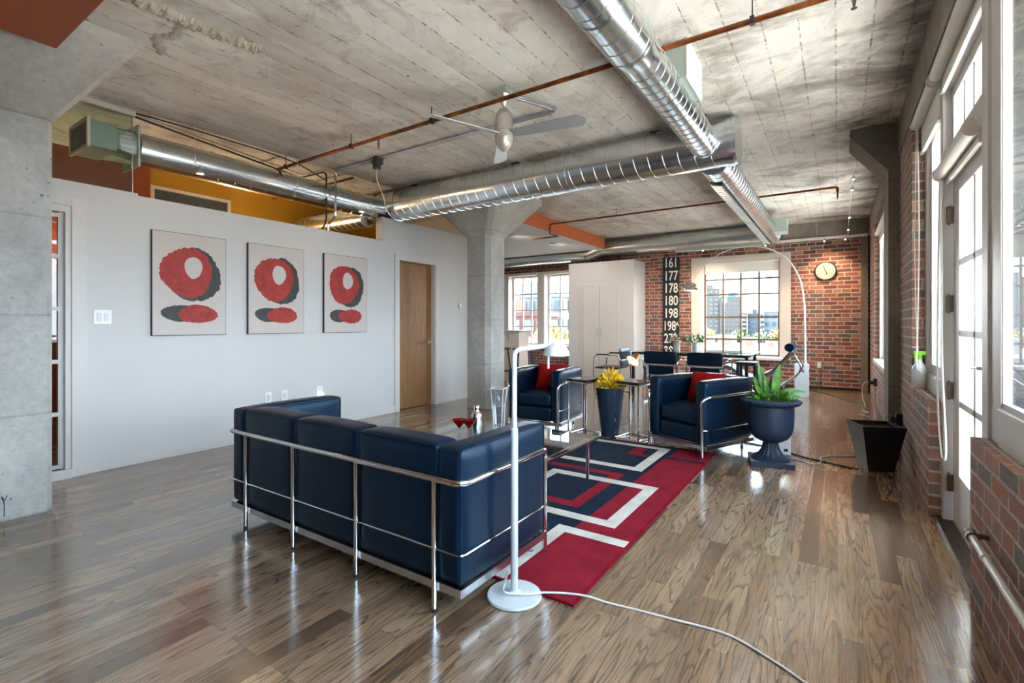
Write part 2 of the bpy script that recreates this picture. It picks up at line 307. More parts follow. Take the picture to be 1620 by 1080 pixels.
# ------------------------------------------------------------------ mesh helpers
class MB:
    def __init__(s): s.v = []; s.f = []; s.mi = []; s.sm = []
    def add(s, vs, fs, mi=0, smooth=False, M=None):
        o = len(s.v)
        s.v += [tuple(M @ Vector(v)) if M else tuple(v) for v in vs]
        for f in fs: s.f.append(tuple(i + o for i in f)); s.mi.append(mi); s.sm.append(smooth)
        return s
    def box(s, x0, x1, y0, y1, z0, z1, mi=0, M=None):
        x0, x1 = min(x0, x1), max(x0, x1); y0, y1 = min(y0, y1), max(y0, y1); z0, z1 = min(z0, z1), max(z0, z1)
        v = [(x, y, z) for z in (z0, z1) for y in (y0, y1) for x in (x0, x1)]
        return s.add(v, [(0, 2, 3, 1), (4, 5, 7, 6), (0, 1, 5, 4), (2, 6, 7, 3), (0, 4, 6, 2), (1, 3, 7, 5)], mi, M=M)
    def bbox(s, x0, x1, y0, y1, z0, z1, b=0.004, mi=0, M=None, seg=2):
        bm = bmesh.new(); bmesh.ops.create_cube(bm, size=1)
        for v in bm.verts:
            v.co = Vector(((x0 + x1) / 2 + v.co.x * abs(x1 - x0), (y0 + y1) / 2 + v.co.y * abs(y1 - y0), (z0 + z1) / 2 + v.co.z * abs(z1 - z0)))
        bmesh.ops.bevel(bm, geom=bm.edges[:], offset=b, segments=seg, affect='EDGES', profile=0.7)
        bm.verts.index_update(); s.add([v.co[:] for v in bm.verts], [[v.index for v in f.verts] for f in bm.faces], mi, True if b > 0.01 else False, M); bm.free(); return s
    def tube(s, pts, r, n=10, mi=0, closed=False, caps=True, M=None):
        P = [Vector(p) for p in pts]; rs = r if isinstance(r, (list, tuple)) else [r] * len(P)
        T = []
        for i in range(len(P)):
            a = P[i - 1] if (i > 0 or closed) else P[i]; b = P[(i + 1) % len(P)] if (i < len(P) - 1 or closed) else P[i]
            T.append((b - a).normalized())
        u = T[0].orthogonal().normalized(); vs = []; 
        for i in range(len(P)):
            u = (u - T[i] * u.dot(T[i])); u = u.normalized() if u.length > 1e-6 else T[i].orthogonal().normalized()
            w = T[i].cross(u)
            for k in range(n):
                a = 2 * pi * k / n; vs.append(P[i] + (u * cos(a) + w * sin(a)) * rs[i])
        fs = []
        m = len(P) if closed else len(P) - 1
        for i in range(m):
            for k in range(n):
                i2 = (i + 1) % len(P); fs.append((i * n + k, i * n + (k + 1) % n, i2 * n + (k + 1) % n, i2 * n + k))
        if caps and not closed: fs += [tuple(range(n - 1, -1, -1)), tuple((len(P) - 1) * n + k for k in range(n))]
        return s.add(vs, fs, mi, True, M)
    def lathe(s, prof, c=(0, 0, 0), n=32, mi=0, M=None, sx=1, sy=1, smooth=True):
        vs = []; fs = []
        for (r, z) in prof:
            for k in range(n):
                a = 2 * pi * k / n; vs.append((c[0] + r * cos(a) * sx, c[1] + r * sin(a) * sy, c[2] + z))
        for i in range(len(prof) - 1):
            for k in range(n): fs.append((i * n + k, i * n + (k + 1) % n, (i + 1) * n + (k + 1) % n, (i + 1) * n + k))
        if prof[0][0] > 1e-5: fs.append(tuple(range(n - 1, -1, -1)))
        if prof[-1][0] > 1e-5: fs.append(tuple((len(prof) - 1) * n + k for k in range(n)))
        return s.add(vs, fs, mi, smooth, M)
    def prism(s, poly, axis, a, b, mi=0, M=None):
        n = len(poly); vs = []
        for t in (a, b):
            for (p, q) in poly:
                vs.append({'x': (t, p, q), 'y': (p, t, q), 'z': (p, q, t)}[axis])
        fs = [tuple(range(n)), tuple(range(2 * n - 1, n - 1, -1))] + [(i, i + n, (i + 1) % n + n, (i + 1) % n) for i in range(n)]
        return s.add(vs, fs, mi, False, M)
    def cushion(s, x0, x1, y0, y1, z0, z1, r=0.03, puff=0.012, n=9, mi=0, M=None, flat=()):
        # rounded, slightly stuffed box; flat: face names that stay plane ('z-')
        c = Vector(((x0 + x1) / 2, (y0 + y1) / 2, (z0 + z1) / 2)); h = Vector(((x1 - x0) / 2, (y1 - y0) / 2, (z1 - z0) / 2))
        r = min(r, h.x * .95, h.y * .95, h.z * .95)
        bm = bmesh.new(); bmesh.ops.create_cube(bm, size=2); bmesh.ops.subdivide_edges(bm, edges=bm.edges[:], cuts=n, use_grid_fill=True)
        for v in bm.verts:
            p = v.co.copy()
            # squeeze grid toward the edges so corners get enough points
            q = Vector([math.copysign(1 - (1 - abs(a)) ** 1.5, a) for a in p])
            w = Vector((q.x * h.x, q.y * h.y, q.z * h.z)); inner = Vector([max(-(h[i] - r), min(h[i] - r, w[i])) for i in range(3)])
            d = w - inner; w = inner + (d.normalized() * r if d.length > 1e-7 else d)
            for i in range(3):
                if abs(abs(p[i]) - 1) < 1e-4:
                    j, k = (i + 1) % 3, (i + 2) % 3
                    if ('xyz'[i] + ('+' if p[i] > 0 else '-')) in flat: continue
                    w[i] += math.copysign(puff * (1 - q[j] ** 4) * (1 - q[k] ** 4), p[i])
            v.co = c + w
        bm.verts.index_update(); bmesh.ops.recalc_face_normals(bm, faces=bm.faces[:])
        s.add([v.co[:] for v in bm.verts], [[v.index for v in f.verts] for f in bm.faces], mi, True, M); bm.free(); return s
    def ball(s, c, r, sc=(1, 1, 1), n=16, mi=0, M=None, z0=-1, z1=1):
        prof = []
        for i in range(n // 2 + 1):
            t = -pi / 2 + pi * i / (n // 2); zz = sin(t)
            if z0 - 1e-6 <= zz <= z1 + 1e-6: prof.append((max(0, cos(t)) * r, zz * r * sc[2]))
        return s.lathe(prof, c, n, mi, M, sc[0], sc[1])
    def build(s, name, mats, parent=None, label=None):
        me = bpy.data.meshes.new(name); me.from_pydata(s.v, [], s.f)
        mats = mats if isinstance(mats, (list, tuple)) else [mats]
        for m in mats: me.materials.append(MAT[m])
        me.polygons.foreach_set('material_index', s.mi); me.polygons.foreach_set('use_smooth', s.sm); me.update()
        o = bpy.data.objects.new(name, me); COL.objects.link(o)
        if any(s.sm):
            try: me.set_sharp_from_angle(angle=radians(40))
            except Exception: pass
        if parent: o.parent = parent
        if label: o['label'] = label
        return o
def tag(o, label, cat, group=None, kind=None):
    o['label'] = label; o['category'] = cat
    if group: o['group'] = group
    if kind: o['kind'] = kind
    return o
def thing(name, label, cat, loc=(0, 0, 0), rz=0.0, group=None):
    o = bpy.data.objects.new(name, None); COL.objects.link(o); o.location = loc; o.rotation_euler = (0, 0, rz); o.empty_display_size = 0.1
    return tag(o, label, cat, group)
def struct(name, mb=None, mats=None, parent=None):
    if mb is None: o = bpy.data.objects.new(name, None); COL.objects.link(o)
    else: o = mb.build(name, mats)
    if parent: o.parent = parent
    else: o['kind'] = 'structure'
    return o
def dup(root, loc, rz=None, label=None, group=None):
    def cp(o, par):
        c = o.copy(); COL.objects.link(c)
        if par: c.parent = par
        for ch in list(o.children): cp(ch, c)
        return c
    r = cp(root, None); r.location = loc
    if rz is not None: r.rotation_euler = (0, 0, rz)
    if label: r['label'] = label
    if group: r['group'] = group
    return r
def bez(pts, n=12, closed=False):
    # Catmull-Rom through the points
    P = [Vector(p) for p in pts]; out = []
    for i in range(len(P) - 1):
        a = P[i - 1] if i > 0 else P[i] * 2 - P[i + 1]; b, c = P[i], P[i + 1]; d = P[i + 2] if i + 2 < len(P) else c * 2 - b
        for k in range(n):
            t = k / n; out.append(0.5 * ((2 * b) + (c - a) * t + (2 * a - 5 * b + 4 * c - d) * t * t + (3 * b - a - 3 * c + d) * t ** 3))
    out.append(P[-1]); return out
def rounded(pts, r, n=5):
    # polyline with rounded corners
    P = [Vector(p) for p in pts]; out = [P[0]]
    for i in range(1, len(P) - 1):
        a = (P[i - 1] - P[i]); b = (P[i + 1] - P[i]); rr = min(r, a.length * .49, b.length * .49)
        p0 = P[i] + a.normalized() * rr; p1 = P[i] + b.normalized() * rr
        for k in range(n + 1):
            t = k / n; out.append(p0 * (1 - t) ** 2 + P[i] * 2 * t * (1 - t) + p1 * t * t)
    out.append(P[-1]); return out

CZ = 3.03      # ceiling height
# ------------------------------------------------------------------ floor, ceiling, walls
struct('floor', MB().box(-9.5, 0.80, -4.0, 10.9, -0.2, 0.0), 'oak_floor')
ceil_ = struct('ceiling', MB().box(-9.5, 0.85, -4.0, 10.95, CZ, CZ + 0.3), 'board_formed_concrete')

def ridge(pts, w, h, name):
    # a rough spalled seam on the ceiling
    mb = MB(); P = bez(pts, 40); rows = []
    for i, p in enumerate(P):
        t = (P[min(i + 1, len(P) - 1)] - P[max(i - 1, 0)]).normalized(); s_ = Vector((t.y, -t.x, 0))
        ww = w * (0.85 + 0.2 * sin(i * 0.37) + random.uniform(-.08, .08)); row = []
        for k, (f, d) in enumerate(((-1, 0), (-0.6, 0.75), (-0.15, 1), (0.3, 0.9), (0.7, 0.6), (1, 0))):
            q = p + s_ * (f * ww + random.uniform(-1, 1) * w * 0.05); row.append((q.x, q.y, CZ + 0.002 - d * h * (0.8 + 0.15 * sin(i * 0.9 + k) + random.uniform(-.18, .18))))
        rows.append(row)
    v = [q for r_ in rows for q in r_]; f = []
    for i in range(len(rows) - 1):
        for k in range(5): f.append((i * 6 + k, i * 6 + k + 1, (i + 1) * 6 + k + 1, (i + 1) * 6 + k))
    f += [tuple(range(6)), tuple(range((len(rows) - 1) * 6 + 5, (len(rows) - 1) * 6 - 1, -1))]
    mb.add(v, f); mb.build(name, 'plaster_rough', ceil_)
ridge([(-3.20, 1.76, CZ), (-3.25, 1.5, CZ), (-3.28, 1.15, CZ), (-3.28, 0.6, CZ), (-3.28, 0.0, CZ)], 0.062, 0.045, 'spalled_ridge')
ridge([(-3.32, 1.35, CZ), (-3.5, 1.38, CZ), (-3.62, 1.33, CZ), (-3.8, 1.42, CZ)], 0.04, 0.022, 'spalled_ridge')
ridge([(-3.05, 1.2, CZ), (-3.0, 1.26, CZ), (-2.85, 1.24, CZ), (-2.72, 1.33, CZ)], 0.03, 0.018, 'spalled_ridge')

# left partition wall (low loft wall), door opening Y 4.68-5.43 z<2.07, front opening Y 0.35-1.19
wl_ = MB()
wl_.box(-5.12, -5.0, -4.0, 0.35, 0, 2.32); wl_.box(-5.12, -5.0, 0.35, 1.25, 2.12, 2.32); wl_.box(-5.12, -5.0, 1.25, 1.69, 0, 2.32)
wl_.box(-5.12, -5.0, 1.69, 4.39, 0, 2.30); wl_.box(-5.12, -5.0, 4.39, 4.68, 0, 2.615); wl_.box(-5.12, -5.0, 4.68, 5.40, 2.07, 2.615)
wl_.box(-5.12, -5.0, 5.40, 6.35, 0, 2.615)
struct('wall_left', wl_, 'white_wall')
struct('wall_loft', MB().box(-6.75, -6.65, 1.0, 6.3, 0, CZ).box(-6.65, -5.12, 6.2, 6.3, 0, 2.6), 'gold_wall')
struct('wall_stair', MB().box(-6.75, -6.6, -1.5, 2.35, 0, CZ).box(-6.6, -5.12, -1.6, -1.5, 0, CZ), 'rust_wall')
struct('trim_1', MB().box(-6.6, -6.57, 1.28, 1.36, 0, CZ), 'cream_trim')
struct('wall_back_left', MB().box(-9.6, -9.5, -4, 10.9, 0, CZ).box(-9.5, -6.75, 6.2, 6.3, 0, CZ), 'white_wall')
# loft ceiling beam edge (a lower slab edge seen behind the duct)
struct('wall_left_baseboard', None) if False else None
struct('baseboard_left', MB().bbox(-5.0, -4.984, 1.345, 4.60, 0, 0.095, 0.004).bbox(-5.0, -4.984, 5.49, 6.35, 0, 0.095, 0.004), 'white_trim')
struct('trim_2', MB().bbox(-5.0, -4.975, 4.60, 4.68, 0, 2.15, 0.005).bbox(-5.0, -4.975, 5.40, 5.48, 0, 2.15, 0.005).bbox(-5.0, -4.975, 4.68, 5.40, 2.07, 2.15, 0.005)
       .box(-5.12, -4.99, 4.665, 4.69, 0, 2.07).box(-5.12, -4.99, 5.39, 5.41, 0, 2.07), 'white_trim')
dr = struct('door_1'); MB().bbox(-5.10, -5.06, 4.69, 5.39, 0.012, 2.062, 0.003).build('door_panel', 'honey_wood', dr)
h = MB().lathe([(0.0, -0.01), (0.028, -0.01), (0.028, 0.006), (0.012, 0.012), (0.012, 0.045), (0, 0.045)], n=20, M=Matrix.Translation((-5.055, 5.325, 0.93)) @ Matrix.Rotation(pi / 2, 4, 'Y'))
h.tube(rounded([(-5.02, 5.325, 0.93), (-5.005, 5.31, 0.93), (-5.005, 5.20, 0.925)], 0.01), 0.009); h.build('door_handle', 'chrome', dr)
# glazed door in the front opening of the left wall
gd = struct('door_2')
f = MB().box(-5.11, -4.99, 1.215, 1.25, 0, 2.12).box(-5.11, -4.99, 0.35, 0.40, 0, 2.12).box(-5.11, -4.99, 0.40, 1.215, 2.07, 2.12).bbox(-5.0, -4.975, 1.25, 1.345, 0, 2.2, 0.004).bbox(-5.0, -4.975, 0.26, 0.35, 0, 2.2, 0.004).bbox(-5.0, -4.975, 0.35, 1.25, 2.12, 2.2, 0.004)
f.box(-5.0, -4.96, 0.4, 1.25, 0.0, 0.07); f.build('door_frame', 'white_trim', gd)
f = MB().box(-5.08, -5.04, 1.185, 1.215, 0.07, 2.07).box(-5.08, -5.04, 0.40, 0.48, 0.07, 2.07)
for z in (0.07, 0.48, 0.89, 1.30, 1.71, 2.03): f.box(-5.08, -5.04, 0.48, 1.185, z, z + 0.03)
f.box(-5.08, -5.04, 0.76, 0.79, 0.07, 2.07); f.build('door_leaf', 'white_trim', gd)
MB().box(-5.065, -5.06, 0.48, 1.185, 0.1, 2.05).build('glass_pane', 'window_glass', gd)

# glass screen standing on the low wall, with its white head rail
gs = thing('glass_screen', 'frameless glass screen on top of the white loft wall under a white head rail', 'glass screen', (-5.05, 1.5, 2.32))
MB().box(-0.006, 0.006, -0.42, 0.165, 0.0, 0.68).build('glass_pane', 'green_glass', gs)
MB().bbox(-0.03, 0.03, -0.42, 0.185, 0.665, 0.708, 0.005).build('head_rail', 'white_trim', gs)
MB().box(-0.008, 0.008, 0.163, 0.169, 0.0, 0.68).build('edge_strip', 'brushed_chrome', gs)

# white louvred vent on the gold wall
vt = thing('wall_vent', 'long white louvred return vent high on the mustard loft wall', 'vent', (-6.64, 2.8, 2.66))
f = MB().box(-0.005, 0.02, -0.44, 0.46, 0.12, 0.155).box(-0.005, 0.02, -0.44, 0.46, -0.155, -0.12).box(-0.005, 0.02, -0.44, -0.40, -0.12, 0.12).box(-0.005, 0.02, 0.42, 0.46, -0.12, 0.12)
f.build('vent_frame', 'cream_trim', vt)
f = MB()
for i in range(11):
    z = -0.11 + i * 0.0215; f.box(-0.003, 0.014, -0.40, 0.42, z, z + 0.010)
f.box(-0.006, -0.002, -0.4, 0.42, -0.12, 0.12, 1); f.build('louvre_slats', ['grey_plastic', 'black_satin'], vt)

# rear wall behind the camera, dark brick and windowless to keep the sofa back dark
wb_ = MB().box(-9.5, 0.8, -4.1, -3.9, 0, CZ)
struct('wall_rear', wb_, 'brick')
def grid_window(idx, axis, c, a0, a1, z0, z1, ncol, nrow, bar=0.02, depth=0.03, frame=0.05, mat='white_trim', rows=None, glass='window_glass'):
    # axis 'x': the window lies in a plane X=c and spans Y a0..a1; 'y': in a plane Y=c
    w = struct('window_%d' % idx)
    def bx(mb, u0, u1, z0_, z1_, d0, d1, mi=0):
        if axis == 'x': mb.box(c + d0, c + d1, u0, u1, z0_, z1_, mi)
        else: mb.box(u0, u1, c + d0, c + d1, z0_, z1_, mi)
    f = MB(); d = depth
    bx(f, a0, a0 + frame, z0, z1, -d, d); bx(f, a1 - frame, a1, z0, z1, -d, d); bx(f, a0 + frame, a1 - frame, z0, z0 + frame, -d, d); bx(f, a0 + frame, a1 - frame, z1 - frame, z1, -d, d)
    f.build('window_frame', mat, w)
    m = MB(); u0, u1 = a0 + frame, a1 - frame; w0, w1 = z0 + frame, z1 - frame
    for i in range(1, ncol): u = u0 + (u1 - u0) * i / ncol; bx(m, u - bar / 2, u + bar / 2, w0, w1, -d * .6, d * .6)
    for zz in (rows if rows is not None else [w0 + (w1 - w0) * i / nrow for i in range(1, nrow)]): bx(m, u0, u1, zz - bar / 2, zz + bar / 2, -d * .55, d * .55)
    if m.v: m.build('glazing_bars', mat, w)
    g = MB(); bx(g, u0, u1, w0, w1, -0.002, 0.002); g.build('glass_pane', glass, w)
    return w


# right wall: brick
XR = 0.47
br_ = MB()
br_.box(XR, 0.85, -4.1, 2.81, 0, 0.72)                                   # near low wall
br_.box(XR, 0.85, 3.955, 4.75, 0, 0.72)                                  # low wall past the door
br_.box(XR, 0.85, 4.75, 7.0, 0, 2.72)                                    # pier
br_.box(XR, 0.85, 7.0, 9.3, 0, 0.62); br_.box(XR, 0.85, 9.3, 10.95, 0, 2.72)
br_.box(XR, 0.85, -4.1, -0.7, 0.72, 2.72)
struct('wall_right', br_, 'brick_dusty')
struct('trim_3', MB().box(XR - 0.015, 0.85, -4.1, 10.6, 2.72, CZ), 'beam_concrete')
struct('trim_4', MB().box(0.28 + .065, XR - .03, 10.46, 10.62, 0, 2.72), 'beam_concrete')
# far wall with two windows
bf = MB()
bf.box(-9.5, -7.33, 10.6, 10.95, 0, CZ); bf.box(-7.33, -5.3, 10.6, 10.95, 0, 0.60); bf.box(-7.33, -5.3, 10.6, 10.95, 2.50, CZ)
bf.box(-5.3, -2.55, 10.6, 10.95, 0, CZ); bf.box(-2.55, -0.735, 10.6, 10.95, 0, 0.52); bf.box(-2.55, -0.735, 10.6, 10.95, 2.57, CZ); bf.box(-0.735, 0.85, 10.6, 10.95, 0, CZ)
struct('wall_far', bf, 'brick')
struct('trim_5', MB().box(-9.5, XR, 10.36, 10.6, 2.745, CZ), 'beam_concrete')
struct('trim_14', MB().tube([(-1.1, 10.33, 2.73), (0.43, 10.33, 2.73)], 0.028, 8), 'cream_trim')
struct('baseboard_far', MB().box(-3.5, 0.34, 10.585, 10.6, 0, 0.05), 'dark_wood')
# far grid window with white surround
struct('trim_6', MB().box(-2.55, -2.36, 10.575, 10.9, 0.52, 2.57).box(-0.90, -0.735, 10.575, 10.9, 0.52, 2.57).box(-2.36, -0.90, 10.575, 10.9, 2.47, 2.57)
       .box(-2.36, -2.33, 10.66, 10.9, 0.52, 2.47).box(-0.93, -0.90, 10.66, 10.9, 0.52, 2.47), 'cream_trim')
struct('trim_7', MB().bbox(-2.40, -0.86, 10.44, 10.74, 0.50, 0.55, 0.006), 'white_trim')
grid_window(1, 'y', 10.80, -2.33, -0.93, 0.56, 2.46, 4, 4, bar=0.036, depth=0.03, frame=0.035, mat='window_iron', rows=[0.885, 1.335, 1.80, 2.11])
bl = thing('roller_blind', 'short white roller blind drawn a little down the far grid window', 'blind', (-1.63, 10.72, 2.40))
MB().tube([(-0.69, 0, 0.045), (0.69, 0, 0.045)], 0.022, 10).build('roller', 'white_blind', bl); MB().box(-0.68, 0.68, 0.015, 0.019, -0.15, 0.045).box(-0.68, 0.68, 0.008, 0.024, -0.165, -0.15).build('blind_cloth', 'white_blind', bl)
# left double window
struct('trim_8', MB().box(-7.33, -7.18, 10.57, 10.9, 0.66, 2.44).box(-6.30, -6.10, 10.57, 10.9, 0.66, 2.44).box(-5.42, -5.3, 10.57, 10.9, 0.66, 2.44).box(-7.33, -5.3, 10.57, 10.9, 2.44, 2.50).box(-7.36, -5.3, 10.50, 10.9, 0.60, 0.66), 'cream_trim')
grid_window(2, 'y', 10.80, -7.18, -6.30, 0.66, 2.44, 3, 4, bar=0.03, frame=0.05, mat='cream_trim')
grid_window(3, 'y', 10.80, -6.10, -5.42, 0.66, 2.44, 2, 4, bar=0.03, frame=0.05, mat='cream_trim')

# right wall windows and door casings
def casing(name, *boxes):
    m = MB()
    for b in boxes: m.bbox(*b, 0.006)
    return struct(name, m, 'white_trim')
casing('trim_9', (0.53, 0.70, 3.90, 3.99, 0.0, 2.72), (0.545, 0.70, 4.66, 4.75, 0.72, 2.72), (0.545, 0.70, 3.99, 4.66, 0.72, 0.84), (0.545, 0.70, 3.99, 4.66, 2.55, 2.72))
w4 = grid_window(4, 'x', 0.60, 3.99, 4.66, 0.84, 2.55, 1, 1, frame=0.07, depth=0.035)
casing('trim_10', (0.52, 0.72, 2.79, 2.89, 0.0, 2.72), (0.52, 0.72, 2.89, 3.90, 2.10, 2.20), (0.54, 0.72, 2.89, 3.90, 2.60, 2.72))
w5 = grid_window(5, 'x', 0.60, 2.89, 3.90, 2.20, 2.60, 4, 1, frame=0.06, bar=0.03)
casing('trim_11', (0.53, 0.565, 2.645, 2.79, 0.72, 2.72), (0.52, 0.72, 0.0, 2.64, 0.72, 0.87), (0.52, 0.72, 0.0, 2.62, 2.60, 2.72), (0.52, 0.72, 0.9, 1.0, 0.9, 2.60), (0.52, 0.72, -0.7, 0.0, 0.72, 0.86), (0.52, 0.72, -0.7, 0.0, 2.62, 2.72), (0.52, 0.72, -0.1, 0.0, 0.86, 2.62))
struct('trim_15', MB().box(0.566, 0.85, 2.66, 2.79, 0.72, 2.72), 'black_satin')  # added black return, darkens the near window so its reflection shows
w6 = grid_window(6, 'x', 0.548, 1.0, 2.67, 0.86, 2.60, 1, 1, frame=0.03, depth=0.012)
w7 = grid_window(7, 'x', 0.62, 0.0, 0.9, 0.90, 2.60, 1, 1, frame=0.04)
w8 = grid_window(8, 'x', 0.62, -0.7, -0.1, 0.86, 2.62, 1, 1, frame=0.05)
casing('trim_12', (0.53, 0.72, 7.0, 7.12, 0.62, 2.72), (0.53, 0.72, 9.18, 9.3, 0.62, 2.72), (0.45, 0.72, 7.0, 9.3, 0.62, 0.67), (0.53, 0.72, 7.12, 9.18, 2.58, 2.72))
w9 = grid_window(9, 'x', 0.62, 7.12, 9.18, 0.67, 2.58, 4, 4, frame=0.05)
# french door
fd = struct('door_3')
f = MB()
f.bbox(0.575, 0.625, 3.57, 3.88, 0.02, 2.09, 0.005) if False else None
f.bbox(0.575, 0.625, 3.72, 3.89, 0.02, 2.09, 0.005); f.bbox(0.575, 0.625, 2.90, 3.02, 0.02, 2.09, 0.005); f.bbox(0.575, 0.625, 3.02, 3.72, 0.02, 0.33, 0.005); f.bbox(0.575, 0.625, 3.02, 3.72, 1.96, 2.09, 0.005)
f.build('door_leaf', 'white_trim', fd)
f = MB().bbox(0.58, 0.62, 3.355, 3.395, 0.33, 1.96, 0.004)
for z in (0.74, 1.145, 1.55): f.bbox(0.58, 0.62, 3.02, 3.72, z - 0.018, z + 0.018, 0.004)
f.build('glazing_bars', 'white_trim', fd)
MB().box(0.598, 0.602, 3.02, 3.72, 0.33, 1.96).build('glass_pane', 'window_glass', fd)
f = MB().lathe([(0, 0), (0.022, 0), (0.02, 0.01), (0.009, 0.015), (0.009, 0.05), (0, 0.05)], n=16, M=Matrix.Translation((0.575, 2.97, 1.0)) @ Matrix.Rotation(-pi / 2, 4, 'Y'))
f.tube(rounded([(0.535, 2.97, 1.0), (0.525, 2.98, 1.0), (0.525, 3.09, 0.995)], 0.01), 0.008); f.build('door_handle', 'brushed_chrome', fd)
MB().lathe([(0, 0), (0.026, 0), (0.022, 0.018), (0.01, 0.02), (0.01, 0.03), (0, 0.03)], n=16, M=Matrix.Translation((0.575, 2.97, 0.88)) @ Matrix.Rotation(-pi / 2, 4, 'Y')).build('deadbolt', 'brushed_chrome', fd)
for z in (0.25, 0.80, 1.32, 1.85):
    f = MB().box(0.545, 0.577, 3.872, 3.884, z - 0.05, z + 0.05).tube([(0.556, 3.893, z - 0.05), (0.556, 3.893, z + 0.05)], 0.007, 8).tube([(0.556, 3.893, z - 0.058), (0.556, 3.893, z + 0.058)], 0.004, 8); f.build('hinge', 'hinge_steel', fd)
struct('trim_13', MB().box(0.50, 0.72, 2.81, 3.955, 0.0, 0.02), 'dark_wood')

# roller blinds on the right wall
def blind(label, x, y0, y1, z, drop, group=None):
    b = thing('roller_blind', label, 'blind', (x, (y0 + y1) / 2, z)); hl = (y1 - y0) / 2
    MB().tube([(0, -hl + 0.015, 0), (0, hl - 0.015, 0)], 0.034, 16).build('roller', 'white_blind', b)
    MB().box(0.028, 0.032, -hl + 0.02, hl - 0.02, -drop, 0.0).box(0.02, 0.04, -hl + 0.02, hl - 0.02, -drop - 0.02, -drop).build('blind_cloth', 'white_blind', b)
    for s in (-1, 1):
        MB().lathe([(0, 0), (0.042, 0), (0.042, 0.012), (0, 0.012)], n=16, M=Matrix.Translation((0, s * hl - (0.012 if s > 0 else 0), 0)) @ Matrix.Rotation(-pi / 2, 4, 'X')).box(0.0, 0.05, s * hl - 0.006, s * hl + 0.006, -0.02, 0.02).build('bracket', 'cream_trim', b)
    return b
b1 = blind('white roller blind above the casement beyond the glazed door', 0.495, 3.94, 4.76, 2.70, 0.22)
b2 = blind('white roller blind above the transom over the glazed door', 0.495, 2.70, 3.90, 2.70, 0.10)
b3 = blind('white roller blind mounted across the head of the glazed door', 0.515, 3.02, 3.88, 2.10, 0.05)
b4 = blind('white roller blind above the near window, rolled right up', 0.495, 1.0, 2.66, 2.70, 0.06)
b5 = blind('white roller blind half down in the far side window', 0.50, 7.1, 9.2, 2.56, 0.12)
def chain(par, pts, r=0.0035): MB().tube(bez(pts, 10), r, 6).build('pull_cord', 'white_cable', par)
chain(b1, [(0.0, 0.40, -0.02), (-0.01, 0.40, -0.9), (0.0, 0.40, -1.5), (0.02, 0.40, -1.86)], 0.004)
chain(b1, [(0.0, 0.34, -0.02), (0.01, 0.35, -0.8), (0.0, 0.33, -1.5), (-0.01, 0.28, -1.80), (0.02, 0.26, -1.86)], 0.004)
chain(b3, [(0.0, 0.43, 0.0), (-0.01, 0.44, -0.8), (-0.01, 0.44, -1.35), (0.0, 0.41, -1.64), (0.005, 0.36, -1.70), (0.01, 0.31, -1.62), (0.0, 0.36, -1.1), (0.0, 0.40, -0.4), (0, 0.41, 0.0)], 0.005)

# spray bottle hanging on the cord
sb = thing('spray_bottle', 'clear spray bottle with lime green trigger on the brick sill', 'spray bottle', (0.505, 4.68, 0.722))
MB().lathe([(0, 0), (0.042, 0), (0.046, 0.01), (0.046, 0.13), (0.040, 0.16), (0.018, 0.195), (0.016, 0.215), (0, 0.215)], n=24).build('bottle_body', 'ceramic_white', sb)
MB().lathe([(0, 0.215), (0.019, 0.215), (0.019, 0.235), (0.012, 0.24), (0.012, 0.265), (0, 0.265)], n=16).bbox(-0.035, 0.045, -0.011, 0.011, 0.245, 0.275, 0.004).box(-0.028, -0.018, -0.005, 0.005, 0.19, 0.25).build('spray_trigger', 'lime', sb)

# ------------------------------------------------------------------ concrete columns
def column(cx0, cx1, cy0, cy1, cham, zf, flare_x, flare_y, lip, mat='column_concrete', name='column'):
    mb = MB()
    def ring(z, ex, ey, c):
        x0, x1, y0, y1 = cx0 - ex, cx1 + ex, cy0 - ey, cy1 + ey
        return [(x0 + c, y0, z), (x1 - c, y0, z), (x1, y0 + c, z), (x1, y1 - c, z), (x1 - c, y1, z), (x0 + c, y1, z), (x0, y1 - c, z), (x0, y0 + c, z)]
    R = [ring(0, 0, 0, cham), ring(zf, 0, 0, cham), ring(CZ - lip, flare_x, flare_y, cham), ring(CZ, flare_x, flare_y, cham)]
    v = [p for r in R for p in r]; f = [tuple(range(7, -1, -1)), tuple(range(24, 32))]
    for i in range(3):
        for k in range(8): f.append((i * 8 + k, i * 8 + (k + 1) % 8, (i + 1) * 8 + (k + 1) % 8, (i + 1) * 8 + k))
    mb.add(v, f); return mb
tag(column(-4.467, -4.04, 5.45, 5.90, 0.063, 2.44, 0.40, 0.40, 0.08).build('concrete_column', 'column_concrete'), 'grey concrete column with flared capital beyond the wooden door', 'column', kind='thing')
tag(column(-4.62, -4.205, 0.50, 0.965, 0.03, 2.50, 0.43, 0.32, 0.06).build('concrete_column', 'column_concrete'), 'large concrete column at the left edge under the orange soffit', 'column', kind='thing')
tag(MB().box(0.385, XR, 5.6, 6.1, 0, CZ - 0.0).prism([(0.385, 2.60), (0.385, CZ), (0.10, CZ), (0.10, 2.96)], 'y', 5.6, 6.1).build('wall_column', 'beam_concrete'), 'narrow dark concrete pilaster with angled bracket on the brick wall', 'pilaster', kind='thing')

pm = MB().tube(bez([(-4.2045, 0.742, 0.03), (-4.2045, 0.742, 0.10), (-4.2045, 0.737, 0.15)], 5), 0.0025, 5).tube(bez([(-4.2045, 0.728, 0.155), (-4.2045, 0.741, 0.125), (-4.2045, 0.756, 0.155)], 6), 0.0025, 5)
for o in bpy.data.objects:
    if o.name.startswith('concrete_column') and 'left edge' in o['label']: q = pm.build('paint_mark', 'pot_navy', o, 'small dark blue paint mark near the foot')
